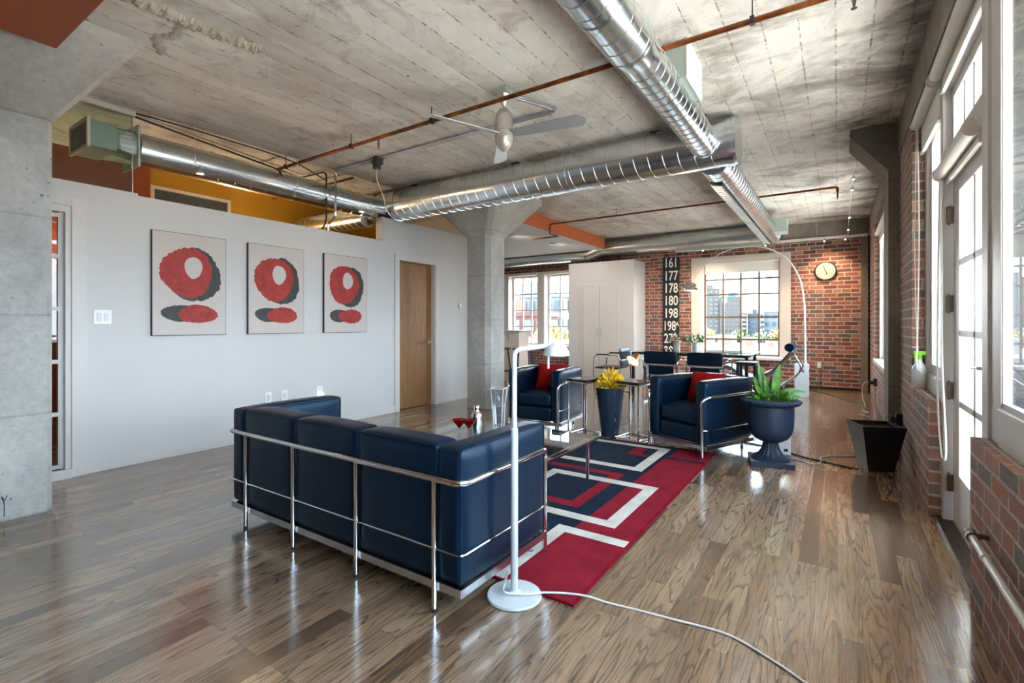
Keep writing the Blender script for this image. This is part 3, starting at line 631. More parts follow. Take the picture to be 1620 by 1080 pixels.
# soffits
struct('ceiling_soffit_near', MB().box(-3.66, -1.4, -3.9, 0.852, 2.75, CZ), 'rust_wall')
sfm = MB().box(-9.4, -4.17, 6.35, 9.78, 2.80, CZ, 0).box(-4.17, -4.15, 6.35, 9.78, 2.80, CZ, 1)
struct('ceiling_soffit_far', sfm, ['white_wall', 'orange_wall'])

# closet
cl = thing('closet', 'white built-in closet with narrow double doors beside the brick wall', 'closet', (-4.3, 9.876, 0))
MB().box(-0.76, 0.763, 0, 0.715, 0, 2.55).build('cabinet_body', 'white_wall', cl)
MB().box(-0.46, -0.40, -0.012, 0, 0, 2.03).box(0.385, 0.445, -0.012, 0, 0, 2.03).box(-0.46, 0.445, -0.012, 0, 2.03, 2.09).build('door_casing', 'white_trim', cl)
for s, x0, x1 in ((1, -0.395, -0.008), (-1, -0.002, 0.38)):
    d = MB().bbox(x0, x1, -0.02, -0.001, 0.02, 2.02, 0.004).build('closet_door', 'white_trim', cl)
    hx = -0.045 if s > 0 else 0.035
    MB().tube(rounded([(hx, -0.02, 0.92), (hx, -0.045, 0.92), (hx, -0.045, 1.1), (hx, -0.02, 1.1)], 0.01), 0.004, 8).build('door_handle', 'brushed_chrome', d)

# ------------------------------------------------------------------ ducts
def spiral(L_, R, pitch=0.13, n=40, flat_ends=True, ring_h=0.0035, caps=True):
    # spiral-seamed pipe along local +X
    mb = MB(); prof = []
    s = -pitch
    while s < L_ + pitch:
        prof += [(s, R), (s + pitch * 0.43, R), (s + pitch * 0.445, R), (s + pitch * 0.455, R + ring_h), (s + pitch * 0.485, R + ring_h), (s + pitch * 0.495, R), (s + pitch * 0.51, R)]
        s += pitch
    vs = []; m = len(prof)
    for j in range(n + 1):
        a = 2 * pi * j / n
        for (x, r) in prof:
            xx = min(max(x + pitch * j / n, 0), L_); vs.append((xx, r * cos(a), r * sin(a)))
    fs = [(j * m + i, j * m + i + 1, (j + 1) * m + i + 1, (j + 1) * m + i) for j in range(n) for i in range(m - 1)]
    mb.add(vs, fs, 0, True)
    if caps:
        for x, o in ((0, 1), (L_, -1)):
            mb.add([(x, R * cos(2 * pi * k / n), R * sin(2 * pi * k / n)) for k in range(n)], [tuple(range(n)) if o < 0 else tuple(range(n - 1, -1, -1))])
    return mb
def M_along(p, d):
    d = Vector(d).normalized(); return Matrix.Translation(p) @ d.to_track_quat('X', 'Z').to_matrix().to_4x4()
def place(mb, M): 
    mb.v = [tuple(M @ Vector(v)) for v in mb.v]; return mb
def collar(mb, p, d, R, w=0.035, h=0.006, n=40):
    M = M_along(p, d); mb.add(*(lambda: (
        [tuple(M @ Vector((x, r * cos(2 * pi * k / n), r * sin(2 * pi * k / n)))) for (x, r) in ((-w / 2, R), (-w / 2, R + h), (w / 2, R + h), (w / 2, R)) for k in range(n)],
        [(i * n + k, i * n + (k + 1) % n, (i + 1) * n + (k + 1) % n, (i + 1) * n + k) for i in range(3) for k in range(n)]))(), 0, True); return mb
# main cross duct B
dB = thing('spiral_duct', 'large galvanized spiral duct crossing the room under the ceiling', 'duct', (-5.25, 4.63, 2.80))
place(spiral(4.53, 0.20, 0.135, ring_h=0.006), Matrix.Translation((0, 0, 0))).build('duct_pipe', 'galvanized_steel', dB)
for x in (0.9, 2.9, 4.48): collar(MB(), (x, 0, 0), (1, 0, 0), 0.20, 0.05).build('duct_collar', 'galvanized_steel', dB)
for x in (0.6, 2.2, 3.8):
    MB().box(x - 0.012, x + 0.012, -0.006, 0.006, 0.20, 0.235).box(x - 0.05, x + 0.05, -0.03, 0.03, 0.22, 0.232).build('hanger', 'dark_steel', dB)
# supply duct A (near, joins B)
dA = thing('spiral_duct', 'galvanized spiral duct running overhead from the camera to the cross duct', 'duct', (-0.96, -2.0, 2.76))
place(spiral(4.62, 0.134, 0.12), M_along((0, 0, 0), (0, 1, 0))).build('duct_pipe', 'galvanized_steel', dA)
rd = MB().lathe([(0.137, -0.02), (0.137, 0.0), (0.12, 0.10), (0.119, 0.13)], n=40, M=M_along((0, 4.62, 0), (0, 1, 0)) @ Matrix.Rotation(pi / 2, 4, 'Y')); rd.build('reducer', 'galvanized_steel', dA)
place(spiral(1.74, 0.116, 0.10), M_along((0, 4.72, 0), (0, 1, 0))).build('duct_pipe', 'galvanized_steel', dA)
for y, r_ in ((3.5, .134), (4.2, .134), (6.42, .116)): collar(MB(), (0, y, 0), (0, 1, 0), r_, 0.035).build('duct_collar', 'galvanized_steel', dA)
rb = MB().box(0.0, 0.155, 5.21, 5.60, 0.02, 0.265).build('register_box', 'painted_duct_box', dA)
g = MB().box(0.155, 0.163, 5.20, 5.61, 0.01, 0.27)
for i in range(12): g.box(0.163, 0.168, 5.25 + i * 0.026, 5.262 + i * 0.026, 0.05, 0.23)
g.build('register_grille', 'white_plastic', rb)
# continuing duct with linear diffuser
dE = thing('spiral_duct', 'galvanized spiral duct with lit linear grille running to the far wall', 'duct', (-0.96, 4.78, 2.73))
place(spiral(4.75, 0.145, 0.12), M_along((0, 0.03, 0), (0, 1, 0))).build('duct_pipe', 'galvanized_steel', dE)
g = MB(); M = Matrix.Rotation(radians(14), 4, 'Y')
g.box(-0.06, 0.06, 0.35, 4.6, -0.162, -0.130, 0, M=M)
for i in range(46): g.box(-0.05, 0.05, 0.38 + i * 0.091, 0.432 + i * 0.091, -0.174, -0.161, 1, M=M)
g.build('linear_grille', ['dark_steel', 'white_plastic'], dE)
sd = MB().box(0.10, 0.30, 3.9, 4.25, -0.08, 0.13).build('register_box', 'painted_duct_box', dE)
# duct C above left wall
dC = thing('spiral_duct', 'galvanized spiral duct running above the white loft wall', 'duct', (-5.15, 1.72, 2.745))
place(spiral(2.80, 0.145, 0.16), M_along((0, 0.0, 0), (0, 1, 0))).build('duct_pipe', 'galvanized_steel', dC)
t = MB().box(-0.33, 0.10, -0.34, -0.16, -0.09, 0.125)
n = 24; vs = []; fs = []
for k in range(n):
    a = 2 * pi * (k + .5) / n; cx, cz_ = cos(a), sin(a); m_ = max(abs(cx), abs(cz_)); vs.append((-0.115 + 0.215 * cx / m_, -0.16, 0.017 + 0.107 * cz_ / m_))
for k in range(n):
    a = 2 * pi * (k + .5) / n; vs.append((0.145 * cos(a), -0.02, 0.145 * sin(a)))
for k in range(n): fs.append((k, (k + 1) % n, n + (k + 1) % n, n + k))
t.add(vs, fs); t.box(-0.19, 0.16, -0.03, -0.015, -0.19, 0.17); t.build('register_box', 'painted_duct_box', dC)
g = MB().box(-0.345, -0.31, -0.36, -0.34, -0.105, 0.14).box(0.08, 0.115, -0.36, -0.34, -0.105, 0.14).box(-0.31, 0.08, -0.36, -0.34, -0.105, -0.08).box(-0.31, 0.08, -0.36, -0.34, 0.115, 0.14)
for i in range(9): g.box(-0.31, 0.08, -0.355, -0.345, -0.07 + i * 0.021, -0.06 + i * 0.021, 1)
g.build('register_grille', ['cream_trim', 'grey_plastic'], dC)
# lower duct inside the loft
dF = thing('spiral_duct', 'short spiral duct low inside the mustard loft, reflecting gold', 'duct', (-6.55, 4.25, 2.62))
place(spiral(1.35, 0.13, 0.11), M_along((0, 0, 0), (1, 0.05, 0))).build('duct_pipe', 'galvanized_steel', dF)
# duct D along the far wall
dD = thing('spiral_duct', 'galvanized duct running along the far wall above the closet', 'duct', (-9.3, 9.95, 2.74))
place(spiral(4.65, 0.14, 0.16), M_along((0, 0, 0), (1, 0, 0))).build('duct_pipe', 'galvanized_steel', dD)
MB().tube([(4.65, 0, 0), (4.72, 0, 0.01), (4.95, 0, 0.09), (5.02, 0, 0.10)], [0.145, 0.145, 0.155, 0.155], 32).build('duct_elbow', 'galvanized_steel', dD)
place(spiral(1.15, 0.15, 0.16), M_along((5.0, 0, 0.10), (1, 0, 0))).build('duct_pipe', 'galvanized_steel', dD)
MB().tube([(6.12, 0, 0.10), (6.16, 0, 0.10), (6.45, 0, 0.10), (6.5, 0, 0.10)], [0.152, 0.152, 0.186, 0.186], 32).build('reducer', 'galvanized_steel', dD)
place(spiral(1.75, 0.184, 0.16), M_along((6.48, 0, 0.10), (1, 0, 0))).build('duct_pipe', 'galvanized_steel', dD)
g = MB().box(6.6, 8.2, -0.09, 0.0, -0.105, -0.06, 0)
for i in range(17): g.box(6.62 + i * 0.092, 6.68 + i * 0.092, -0.085, -0.005, -0.112, -0.104, 1)
g.build('linear_grille', ['painted_duct_box', 'white_enamel'], dD)

# ------------------------------------------------------------------ pipes, conduits, detectors
sp_ = thing('sprinkler_pipe', 'long copper sprinkler pipe crossing the ceiling in front of the fan', 'pipe', (-5.3, 3.04, 2.91))
MB().tube([(-0.25, 0, 0), (5.77, 0, 0)], 0.017, 12).build('pipe', 'aged_copper', sp_)
for x in (0.30, 1.4, 2.45, 4.9): MB().tube([(x, 0, 0.017), (x, 0, 0.12)], 0.004, 6).box(x - 0.012, x + 0.012, -0.02, 0.02, -0.02, 0.022).build('hanger', 'dark_steel', sp_)
def sprink(par, x, y, z):
    MB().tube([(x, y, z), (x, y, z - 0.05)], 0.009, 8).tube([(x, y, z - 0.05), (x, y, z - 0.085)], [0.012, 0.006], 8).lathe([(0, 0), (0.014, 0), (0.014, 0.003), (0, 0.003)], (x, y, z - 0.10), 12).tube([(x, y, z - 0.1), (x, y, z - 0.08)], 0.003, 6).build('sprinkler_head', 'hinge_steel', par)
sprink(sp_, 1.79, 0, 0.0); sprink(sp_, 5.37, 0.0, 0.0)
s2 = thing('sprinkler_pipe', 'copper sprinkler pipe under the ceiling of the dining end', 'pipe', (-4.1, 7.3, 2.905))
MB().tube(rounded([(-0.55, 0.3, -0.16), (0.0, 0.3, -0.16), (0.0, 0.0, -0.16), (0.0, 0, 0), (4.1, 0, 0), (4.1, 0, -0.06)], 0.03), 0.014, 10).build('pipe', 'aged_copper', s2)
for x in (1.2, 3.1): MB().tube([(x, 0, 0), (x, 0, 0.125)], 0.004, 6).build('hanger', 'dark_steel', s2)
sprink(s2, 4.1, 0, -0.05)
s3 = thing('sprinkler_pipe', 'copper branch pipe above the loft behind the left duct', 'pipe', (-6.5, 3.75, 2.93))
MB().tube([(0, 0, 0), (1.72, 0, 0)], 0.015, 8).build('pipe', 'aged_copper', s3)
cd = thing('conduit', 'pair of steel conduits along the ceiling from the fan to the wall top', 'conduit', (-5.0, 3.66, 0))
for k, o in enumerate((0.0, 0.035)):
    MB().tube(rounded([(-0.06 + o, 0.22 * 0 - 0.04 - o, 2.30), (-0.06 + o, -0.04 - o, 2.40), (0.05 + o, -0.02 - o, 2.46), (0.05 + o, -0.02 - o, CZ - 0.02), (0.2, -0.02 - o, CZ - 0.02), (3.02 + o, 0.0 - o, CZ - 0.02), (2.83 + o, -0.45, CZ - 0.02)], 0.07, 6), 0.011, 8).build('conduit_pipe', 'brushed_chrome', cd)
MB().tube(rounded([(-0.12, -0.1, 2.31), (-0.02, -0.1, 2.40), (-0.02, -0.1, CZ - 0.03), (-0.5, -0.12, CZ - 0.03), (-0.1, -2.0, CZ - 0.02)], 0.08, 6), 0.010, 8).build('black_conduit', 'black_cable', cd)
tag(MB().bbox(-4.27, -4.17, 3.58, 3.68, CZ - 0.075, CZ - 0.001, 0.006).tube([(-4.22, 3.63, CZ - 0.07), (-4.22, 3.63, CZ - 0.12)], 0.045, 16).build('junction_box', 'black_satin'), 'black junction box on the ceiling conduit above the loft wall', 'junction box')
tag(MB().lathe([(0, -0.022), (0.055, -0.022), (0.07, -0.012), (0.075, 0.0), (0, 0.0)], (-1.43, 3.19, CZ), 28).build('smoke_detector', 'ceramic_white'), 'round pale smoke detector on the ceiling beside the overhead duct', 'smoke detector')
tag(MB().tube(bez([(-5.1, 1.35, CZ - .02), (-5.02, 1.8, CZ - .015), (-5.0, 2.4, CZ - .02), (-5.02, 3.1, CZ - .03), (-5.2, 3.7, CZ - .08)], 8), 0.007, 6).build('ceiling_cable', 'black_cable'), 'black cable clipped along the ceiling above the left duct', 'cable')

# ceiling fan
fn = thing('ceiling_fan', 'modern three-blade ceiling fan with capsule shaped motor', 'fan', (-2.17, 3.13, 0))
MB().bbox(-0.065, 0.065, -0.065, 0.065, CZ - 0.045, CZ - 0.001, 0.004).build('ceiling_plate', 'painted_duct_box', fn)
MB().lathe([(0, 2.90), (0.012, 2.90), (0.028, 2.93), (0.055, 2.985), (0.055, CZ - .045), (0, CZ - .045)], n=28).build('canopy', 'fan_metal', fn)
MB().lathe([(0, 2.545), (0.018, 2.55), (0.045, 2.575), (0.066, 2.615), (0.070, 2.65), (0.073, 2.652), (0.073, 2.658), (0.070, 2.66), (0.070, 2.70), (0.074, 2.702), (0.074, 2.708), (0.071, 2.71), (0.071, 2.80), (0.062, 2.84), (0.035, 2.875), (0.014, 2.885), (0.011, 2.92), (0, 2.92)], n=36).build('motor', 'fan_metal', fn)
for k, a in enumerate((8, 128, 248)):
    M = Matrix.Rotation(radians(a), 4, 'Z') @ Matrix.Translation((0, 0, 2.68)) @ Matrix.Rotation(radians(-16), 4, 'X')
    pl = [(0.06, -0.04), (0.2, -0.05), (0.62, -0.062), (0.655, -0.03), (0.665, 0.0), (0.655, 0.035), (0.62, 0.062), (0.2, 0.05), (0.06, 0.04)]
    MB().prism(pl, 'z', -0.003, 0.003, M=M).build('blade', 'blade_grey' if k == 0 else 'white_enamel', fn)

# low-voltage lamp rail on the left
def spot_light(par, loc, target, power, size=1.2, blend=0.7, color=(1, 0.74, 0.46)):
    d = bpy.data.lights.new('bulb_light', 'SPOT'); d.energy = power; d.spot_size = size; d.spot_blend = blend; d.color = color; d.shadow_soft_size = 0.07
    o = bpy.data.objects.new('bulb_light', d); COL.objects.link(o); o.parent = par; o.location = loc
    o.rotation_euler = (Vector(loc) - Vector(target)).to_track_quat('Z', 'Y').to_euler(); return o
def point_light(par, loc, power, color=(1, 0.74, 0.46), r=0.03):
    d = bpy.data.lights.new('bulb_light', 'POINT'); d.energy = power; d.color = color; d.shadow_soft_size = r
    o = bpy.data.objects.new('bulb_light', d); COL.objects.link(o); o.parent = par; o.location = loc; return o
def halogen(par, p, lit=True, tilt=(0, 0, 0)):
    x, y, z = p
    h = MB().tube([(x, y, z), (x, y, z - 0.03)], 0.004, 6).lathe([(0.006, -0.03), (0.012, -0.035), (0.024, -0.065), (0.026, -0.07), (0.022, -0.066), (0.010, -0.04)], (x, y, z), 16); hd = h.build('lamp_head', 'brushed_chrome', par)
    MB().ball((x, y, z - 0.062), 0.014, n=12).build('bulb', 'bulb_warm' if lit else 'ceramic_white', hd)
r1 = thing('lamp_rail', 'low-voltage rail with small halogen lamps hung over the loft wall', 'rail light', (-4.19, 0, 0))
MB().tube([(0, 1.78, 2.455), (0, 2.64, 2.455)], 0.0025, 6).tube([(0, 2.64, 2.455), (0, 3.76, 2.455)], 0.007, 8).build('rail', 'white_enamel', r1)
for y in (1.793, 2.662, 3.528): MB().tube([(0, y, CZ), (0, y, 2.455)], 0.0015, 5).lathe([(0, 0), (0.006, 0), (0.006, 0.05), (0, 0.05)], (0, y, 2.455), 8).build('hanging_wire', 'white_enamel', r1)
MB().tube(bez([(0, 3.74, 2.455), (0.0, 3.70, 2.6), (-0.04, 3.64, 2.8), (-0.02, 3.63, CZ - .1)], 8), 0.004, 6).build('feed_wire', 'white_cable', r1)
for y, lit in ((1.83, True), (2.634, False), (3.40, True)): halogen(r1, (0, y, 2.455), lit)
point_light(r1, (-0.03, 1.83, 2.37), 0.8, r=0.05); point_light(r1, (-0.03, 3.40, 2.37), 0.8, r=0.05)
r2 = thing('lamp_rail', 'low-voltage rail with halogen lamps running toward the far wall on the window side', 'rail light', (0.15, 0, 0))
MB().tube([(0, 6.7, 2.92), (0, 10.0, 2.84), (0, 10.05, 2.70)], 0.005, 8).build('rail', 'white_enamel', r2)
for y, z in ((6.78, 2.915), (7.25, 2.90), (8.9, 2.865), (9.9, 2.84)): halogen(r2, (0, y, z), True)
for y, z in ((6.78, 2.915), (8.9, 2.865)): MB().tube([(0, y, CZ), (0, y, z)], 0.002, 5).build('hanging_wire', 'white_enamel', r2)
r3 = thing('lamp_rail', 'low-voltage rail with halogen lamps in front of the far brick wall', 'rail light', (0, 10.0, 0))
MB().tube([(-2.4, 0, 2.70), (0.14, 0, 2.70)], 0.005, 8).build('rail', 'white_enamel', r3)
for x in (-2.2, -1.3, -0.3): MB().tube([(x, 0, CZ), (x, 0, 2.70)], 0.002, 5).build('hanging_wire', 'white_enamel', r3)
for x in (-2.19, -1.10, -0.19, 0.11): halogen(r3, (x, 0, 2.70), True)
spot_light(r3, (-0.19, 0.0, 2.62), (-0.12, 0.6, 1.9), 26, 1.5, 0.9)
spot_light(r3, (-2.19, 0.0, 2.62), (-2.1, 0.6, 1.9), 14, 1.4, 0.9)
spot_light(r3, (-1.10, 0.0, 2.62), (-1.3, -0.7, 0), 25, 2.2, 0.9)
# unseen lamps added behind the low wall to give the loft its warm light
for lab, x, y, pw in (('unseen warm lamp added inside the mustard loft below the vent', -6.56, 3.3, 16), ('unseen warm lamp added on the rust wall behind the glass screen', -6.5, 1.2, 7)):
    lf = thing('unseen_lamp', lab, 'lamp', (x, y, 1.85))
    MB().box(-0.09, -0.06, -0.05, 0.05, -0.08, 0.08).build('back_plate', 'brushed_chrome', lf)
    sh_ = MB().lathe([(0.03, -0.08), (0.07, 0.06), (0.066, 0.06), (0.02, -0.07), (0, -0.07)], n=20).build('lamp_shade', 'ceramic_white', lf); MB().ball((0, 0, 0.0), 0.02, n=12).build('bulb', 'bulb_warm', sh_)
    point_light(lf, (0, 0, 0.10), pw, (1, 0.80, 0.50), 0.04)
for lab, x, y in (('recessed ceiling light in the white soffit, nearer the concrete column', -4.9, 7.3), ('recessed ceiling light in the white soffit, nearer the closet', -4.7, 8.5)):
    rl_ = thing('recessed_light', lab, 'light', (x, y, 2.80))
    MB().lathe([(0.05, -0.006), (0.075, -0.006), (0.078, -0.001), (0.05, -0.001)], n=28).build('trim_ring', 'dark_steel', rl_); MB().lathe([(0, -0.004), (0.05, -0.004), (0.05, -0.001), (0, -0.001)], n=28).build('bulb', 'lamp_disc', rl_)
    spot_light(rl_, (0, 0, -0.02), (0.2, 1.2, -1.5), 22, 2.6, 0.8, (1, 0.9, 0.8))  # glow added in the dark soffit slots to brighten the closet front

# ------------------------------------------------------------------ wall items (left wall)
art_names = ('leftmost of the three red and black abstract prints on the white wall, nearest the switch', 'middle of the three red and black abstract prints on the white wall', 'rightmost of the three red and black abstract prints, nearest the wooden door')
def blob(mb, cx, cz, rx, rz, hole, seed, x, mi, a0=0, a1=2 * pi, n=72):
    rnd = random.Random(seed); jit = [rnd.uniform(-1, 1) for _ in range(n + 1)]
    closed = abs(a1 - a0 - 2 * pi) < 1e-6
    if closed: jit[-1] = jit[0]
    v = []; f = []
    for i in range(n + 1):
        a = a0 + (a1 - a0) * i / n; w = 1 + 0.035 * jit[i] + 0.04 * sin(3 * a + seed)
        for s in (hole, 1.0):
            v.append((x, cx + rx * s * w * cos(a), cz + rz * s * w * sin(a)))
    for i in range(n): f.append((2 * i, 2 * i + 1, 2 * i + 3, 2 * i + 2))
    mb.add(v, f, mi)
def print_red(name, c):
    m = principled(name, c, 0.6); n = noise(m, pos(m), 16, 5, 0.6, 0.6); r = ramp(m, n.outputs[0], [(0.3, tuple(x * 0.6 for x in c)), (0.6, c)]); L(m, r.outputs[0], BS(m).inputs['Base Color'])
print_red('ink_red', srgb(170, 46, 42)); print_red('ink_dark', srgb(58, 62, 60)); wall_paint('print_paper', srgb(202, 194, 190), 0.7)
for i, (ya, yb) in enumerate(((1.782, 2.40), (2.615, 3.235), (3.493, 4.115))):
    a = thing('art_print', art_names[i], 'picture', (-4.999, (ya + yb) / 2, 1.56), 0, 'red and black abstract prints')
    MB().box(0, 0.03, -0.309, 0.309, -0.465, 0.465).build('panel', 'canvas_edge', a)
    MB().box(0.0301, 0.0312, -0.305, 0.305, -0.461, 0.461).build('paper', 'print_paper', a)
    d = MB(); blob(d, 0.035, 0.09, 0.225, 0.245, 0.0, 3 + i, 0.0316, 0); blob(d, -0.09, -0.265, 0.15, 0.075, 0.0, 18 + i, 0.0317, 0); d.build('dark_ink', 'ink_dark', a)
    d = MB(); blob(d, -0.03, 0.11, 0.215, 0.23, 0.0, 5 + i, 0.0322, 0); blob(d, 0.06, -0.27, 0.17, 0.085, 0.0, 9 + i, 0.0323, 0); d.build('red_ink', 'ink_red', a)
    d = MB(); blob(d, 0.02, 0.16, 0.075, 0.10, 0.0, 25 + i, 0.0326, 0); d.build('pale_opening', 'print_paper', a)
def plate(name, label, cat, y, z, w, hgt, sw=1, glow=False, group=None):
    p = thing(name, label, cat, (-4.999, y, z), 0, group)
    MB().bbox(0, 0.008, -w / 2, w / 2, -hgt / 2, hgt / 2, 0.002).build('cover_plate', 'white_plastic', p)
    m = MB()
    for k in range(sw):
        yy = (k - (sw - 1) / 2) * 0.046; m.bbox(0.008, 0.014, yy - 0.016, yy + 0.016, -0.033, 0.033, 0.002)
    m.build('rocker' if cat == 'switch' else 'socket', 'white_enamel', p)
    if glow: MB().bbox(0.014, 0.05, -0.025, 0.025, -0.075, -0.02, 0.006).build('night_light', 'night_light', p)
plate('light_switch', 'white double light switch plate left of the prints', 'switch', 1.447, 1.256, 0.116, 0.116, 2)
plate('wall_outlet', 'white wall outlet under the middle print, left of the pair', 'outlet', 2.84, 0.42, 0.07, 0.115)
plate('wall_outlet', 'white wall outlet under the middle print, right of the pair', 'outlet', 3.02, 0.42, 0.07, 0.115)
plate('wall_outlet', 'white wall outlet with small glowing night light under the right print', 'outlet', 3.451, 0.42, 0.07, 0.115, glow=True)
tag(MB().lathe([(0, 0), (0.04, 0), (0.038, 0.02), (0, 0.022)], n=24, M=Matrix.Translation((-4.999, 5.98, 1.485)) @ Matrix.Rotation(pi / 2, 4, 'Y')).build('thermostat', 'ceramic_white'), 'small round thermostat on the white wall beside the concrete column', 'thermostat')

# ------------------------------------------------------------------ rug
def rug_col(x, y):
    c = 1   # navy
    if x > -1.275 and y < 4.32: c = 0
    if x > -1.25 and y > 4.38: c = 0
    if 2.85 < y < 3.69 and -2.05 < x < -1.395 and not (2.94 < y < 3.61 and x < -1.485): c = 0
    if 4.28 < y < 4.57 and -1.61 < x < -1.40 and not (y > 4.36 and x > -1.50): c = 0
    if x > -1.375 and y < 2.56: c = 2 if (x < -1.295 or y > 2.48) else 0
    if 2.68 < y < 3.52 and -1.94 < x < -1.075 and not (2.765 < y < 3.43 and -1.86 < x < -1.16): c = 2
    if 3.83 < y < 3.92 and -2.05 < x < -1.31: c = 2
    if 3.83 < y < 4.67 and -1.40 < x < -1.31: c = 2
    if 4.59 < y < 4.67 and -2.05 < x < -1.31: c = 2
    if x > -0.942 or y < 1.868 or y > 4.745 or x < -2.40: c = 3
    return c
xs = sorted({-2.414, -2.40, -2.05, -1.94, -1.86, -1.61, -1.50, -1.485, -1.40, -1.395, -1.375, -1.31, -1.295, -1.275, -1.25, -1.16, -1.075, -0.942, -0.928})
ys = sorted({1.855, 1.868, 2.48, 2.56, 2.68, 2.765, 2.85, 2.94, 3.43, 3.52, 3.61, 3.69, 3.83, 3.92, 4.28, 4.32, 4.36, 4.38, 4.57, 4.59, 4.67, 4.745, 4.758})
mb = MB(); zt = 0.012
nx, ny = len(xs), len(ys); mb.v = [(x, y, zt) for y in ys for x in xs]
for j in range(ny - 1):
    for i in range(nx - 1):
        mb.f.append((j * nx + i, j * nx + i + 1, (j + 1) * nx + i + 1, (j + 1) * nx + i)); mb.sm.append(False)
        mb.mi.append(rug_col((xs[i] + xs[i + 1]) / 2, (ys[j] + ys[j + 1]) / 2))
mb.add([(xs[0], ys[0], 0.0005), (xs[-1], ys[0], 0.0005), (xs[-1], ys[-1], 0.0005), (xs[0], ys[-1], 0.0005), (xs[0], ys[0], zt), (xs[-1], ys[0], zt), (xs[-1], ys[-1], zt), (xs[0], ys[-1], zt)],
       [(0, 1, 5, 4), (1, 2, 6, 5), (2, 3, 7, 6), (3, 0, 4, 7), (3, 2, 1, 0)], 3)
tag(mb.build('area_rug', ['rug_red', 'rug_navy', 'rug_white', 'rug_edge']), 'red rug with navy fields and white rectangle outlines under the glass table', 'rug')

# ------------------------------------------------------------------ leather sofa and armchairs
def seating(name, label, cat, nseat, w, d, arm, loc, rz, leg_x=None, backleg=None, group=None, top=0.685):
    t = thing(name, label, cat, loc, rz, group)
    hw = w / 2; bt = 0.15; zb = 0.125; fr = 0.012
    # arms: front at y=0, back at y=d
    for s in (-1, 1):
        x0, x1 = (s * hw, s * (hw - arm)) if s < 0 else (hw - arm, hw)
        a = MB().cushion(x0 + .002, x1 - .002, 0.0, d, zb, top, 0.020, 0.010, n=11).build('arm_cushion', 'navy_black_leather', t)
        p = MB(); e = 0.006
        for xx in (x0 + .006, x1 - .006):
            p.tube(rounded([(xx, 0.004, zb + .02), (xx, 0.004, top - 0.005), (xx, d - 0.004, top - 0.005), (xx, d - 0.004, zb + .02)], 0.016), 0.0038, 6)
        p.build('piping', 'navy_black_leather', a)
    iw = (w - 2 * arm) / nseat
    for k in range(nseat):
        x0 = -hw + arm + k * iw; x1 = x0 + iw
        b = MB().cushion(x0 + .002, x1 - .002, d - bt, d, zb, top + 0.005, 0.022, 0.012, n=11).build('back_cushion', 'navy_black_leather', t)
        p = MB().tube(rounded([(x0 + .006, d - .004, zb + .02), (x0 + .006, d - .004, top), (x1 - .006, d - .004, top), (x1 - .006, d - .004, zb + .02)], 0.016), 0.0038, 6); p.build('piping', 'navy_black_leather', b)
        MB().cushion(x0 + .002, x1 - .002, 0.012, d - bt - .002, 0.285, 0.435, 0.035, 0.014, n=9).build('seat_cushion', 'navy_black_leather', t)
        MB().cushion(x0 + .002, x1 - .002, 0.008, d - bt - .002, zb, 0.283, 0.025, 0.006, n=9).build('base_cushion', 'navy_black_leather', t)
    # frame
    ox, oy = hw + 0.016, d + 0.016; zr = 0.553; r = 0.0135
    lx = hw - 0.02
    pts = rounded([(-lx, -0.03, 0.0 + .01), (-lx, -0.03, zr - .03), (-ox, 0.03, zr), (-ox, oy, zr), (ox, oy, zr), (ox, 0.03, zr), (lx, -0.03, zr - .03), (lx, -0.03, 0.01)], 0.05, 6)
    rail = MB().tube(pts, r, 12); rail.build('top_rail', 'chrome', t)
    mr = MB().tube(rounded([(-lx, -0.03, 0.262), (-ox + .004, 0.0, 0.262), (-ox + .004, oy - .004, 0.262), (ox - .004, oy - .004, 0.262), (ox - .004, 0.0, 0.262), (lx, -0.03, 0.262)], 0.03, 5), 0.0048, 8); mr.build('middle_rod', 'chrome', t)
    b = MB(); z0, z1 = 0.088, 0.122
    b.box(-hw - .005, hw + .005, d - .004, d + .008, z0, z1); b.box(-hw - .005, hw + .005, -.006, .008, z0, z1)
    b.box(-hw - .007, -hw + .005, 0, d, z0, z1); b.box(hw - .005, hw + .007, 0, d, z0, z1)
    b.box(-hw, hw, 0.0, 0.03, z1 - .006, z1).box(-hw, hw, d - .03, d, z1 - .006, z1); b.build('base_frame', 'brushed_chrome', t)
    for x in (backleg or [-hw + .12, hw - .12]):
        l = MB().tube([(x, oy, 0.012), (x, oy, zr)], 0.0115, 10).build('leg', 'chrome', t); MB().tube([(x, oy, 0.0), (x, oy, 0.014)], 0.0135, 10).build('rubber_foot', 'black_rubber', l)
    for s in (-1, 1):
        MB().tube([(s * lx, -0.03, 0.0), (s * lx, -0.03, 0.014)], 0.0155, 10).build('rubber_foot', 'black_rubber', t)
        l = MB().tube([(s * (hw - .07), 0.03, 0.014), (s * (hw - .07), 0.03, 0.10)], 0.010, 10).build('leg', 'chrome', t); MB().tube([(s * (hw - .07), 0.03, 0), (s * (hw - .07), 0.03, 0.014)], 0.0135, 10).build('rubber_foot', 'black_rubber', l)
    return t
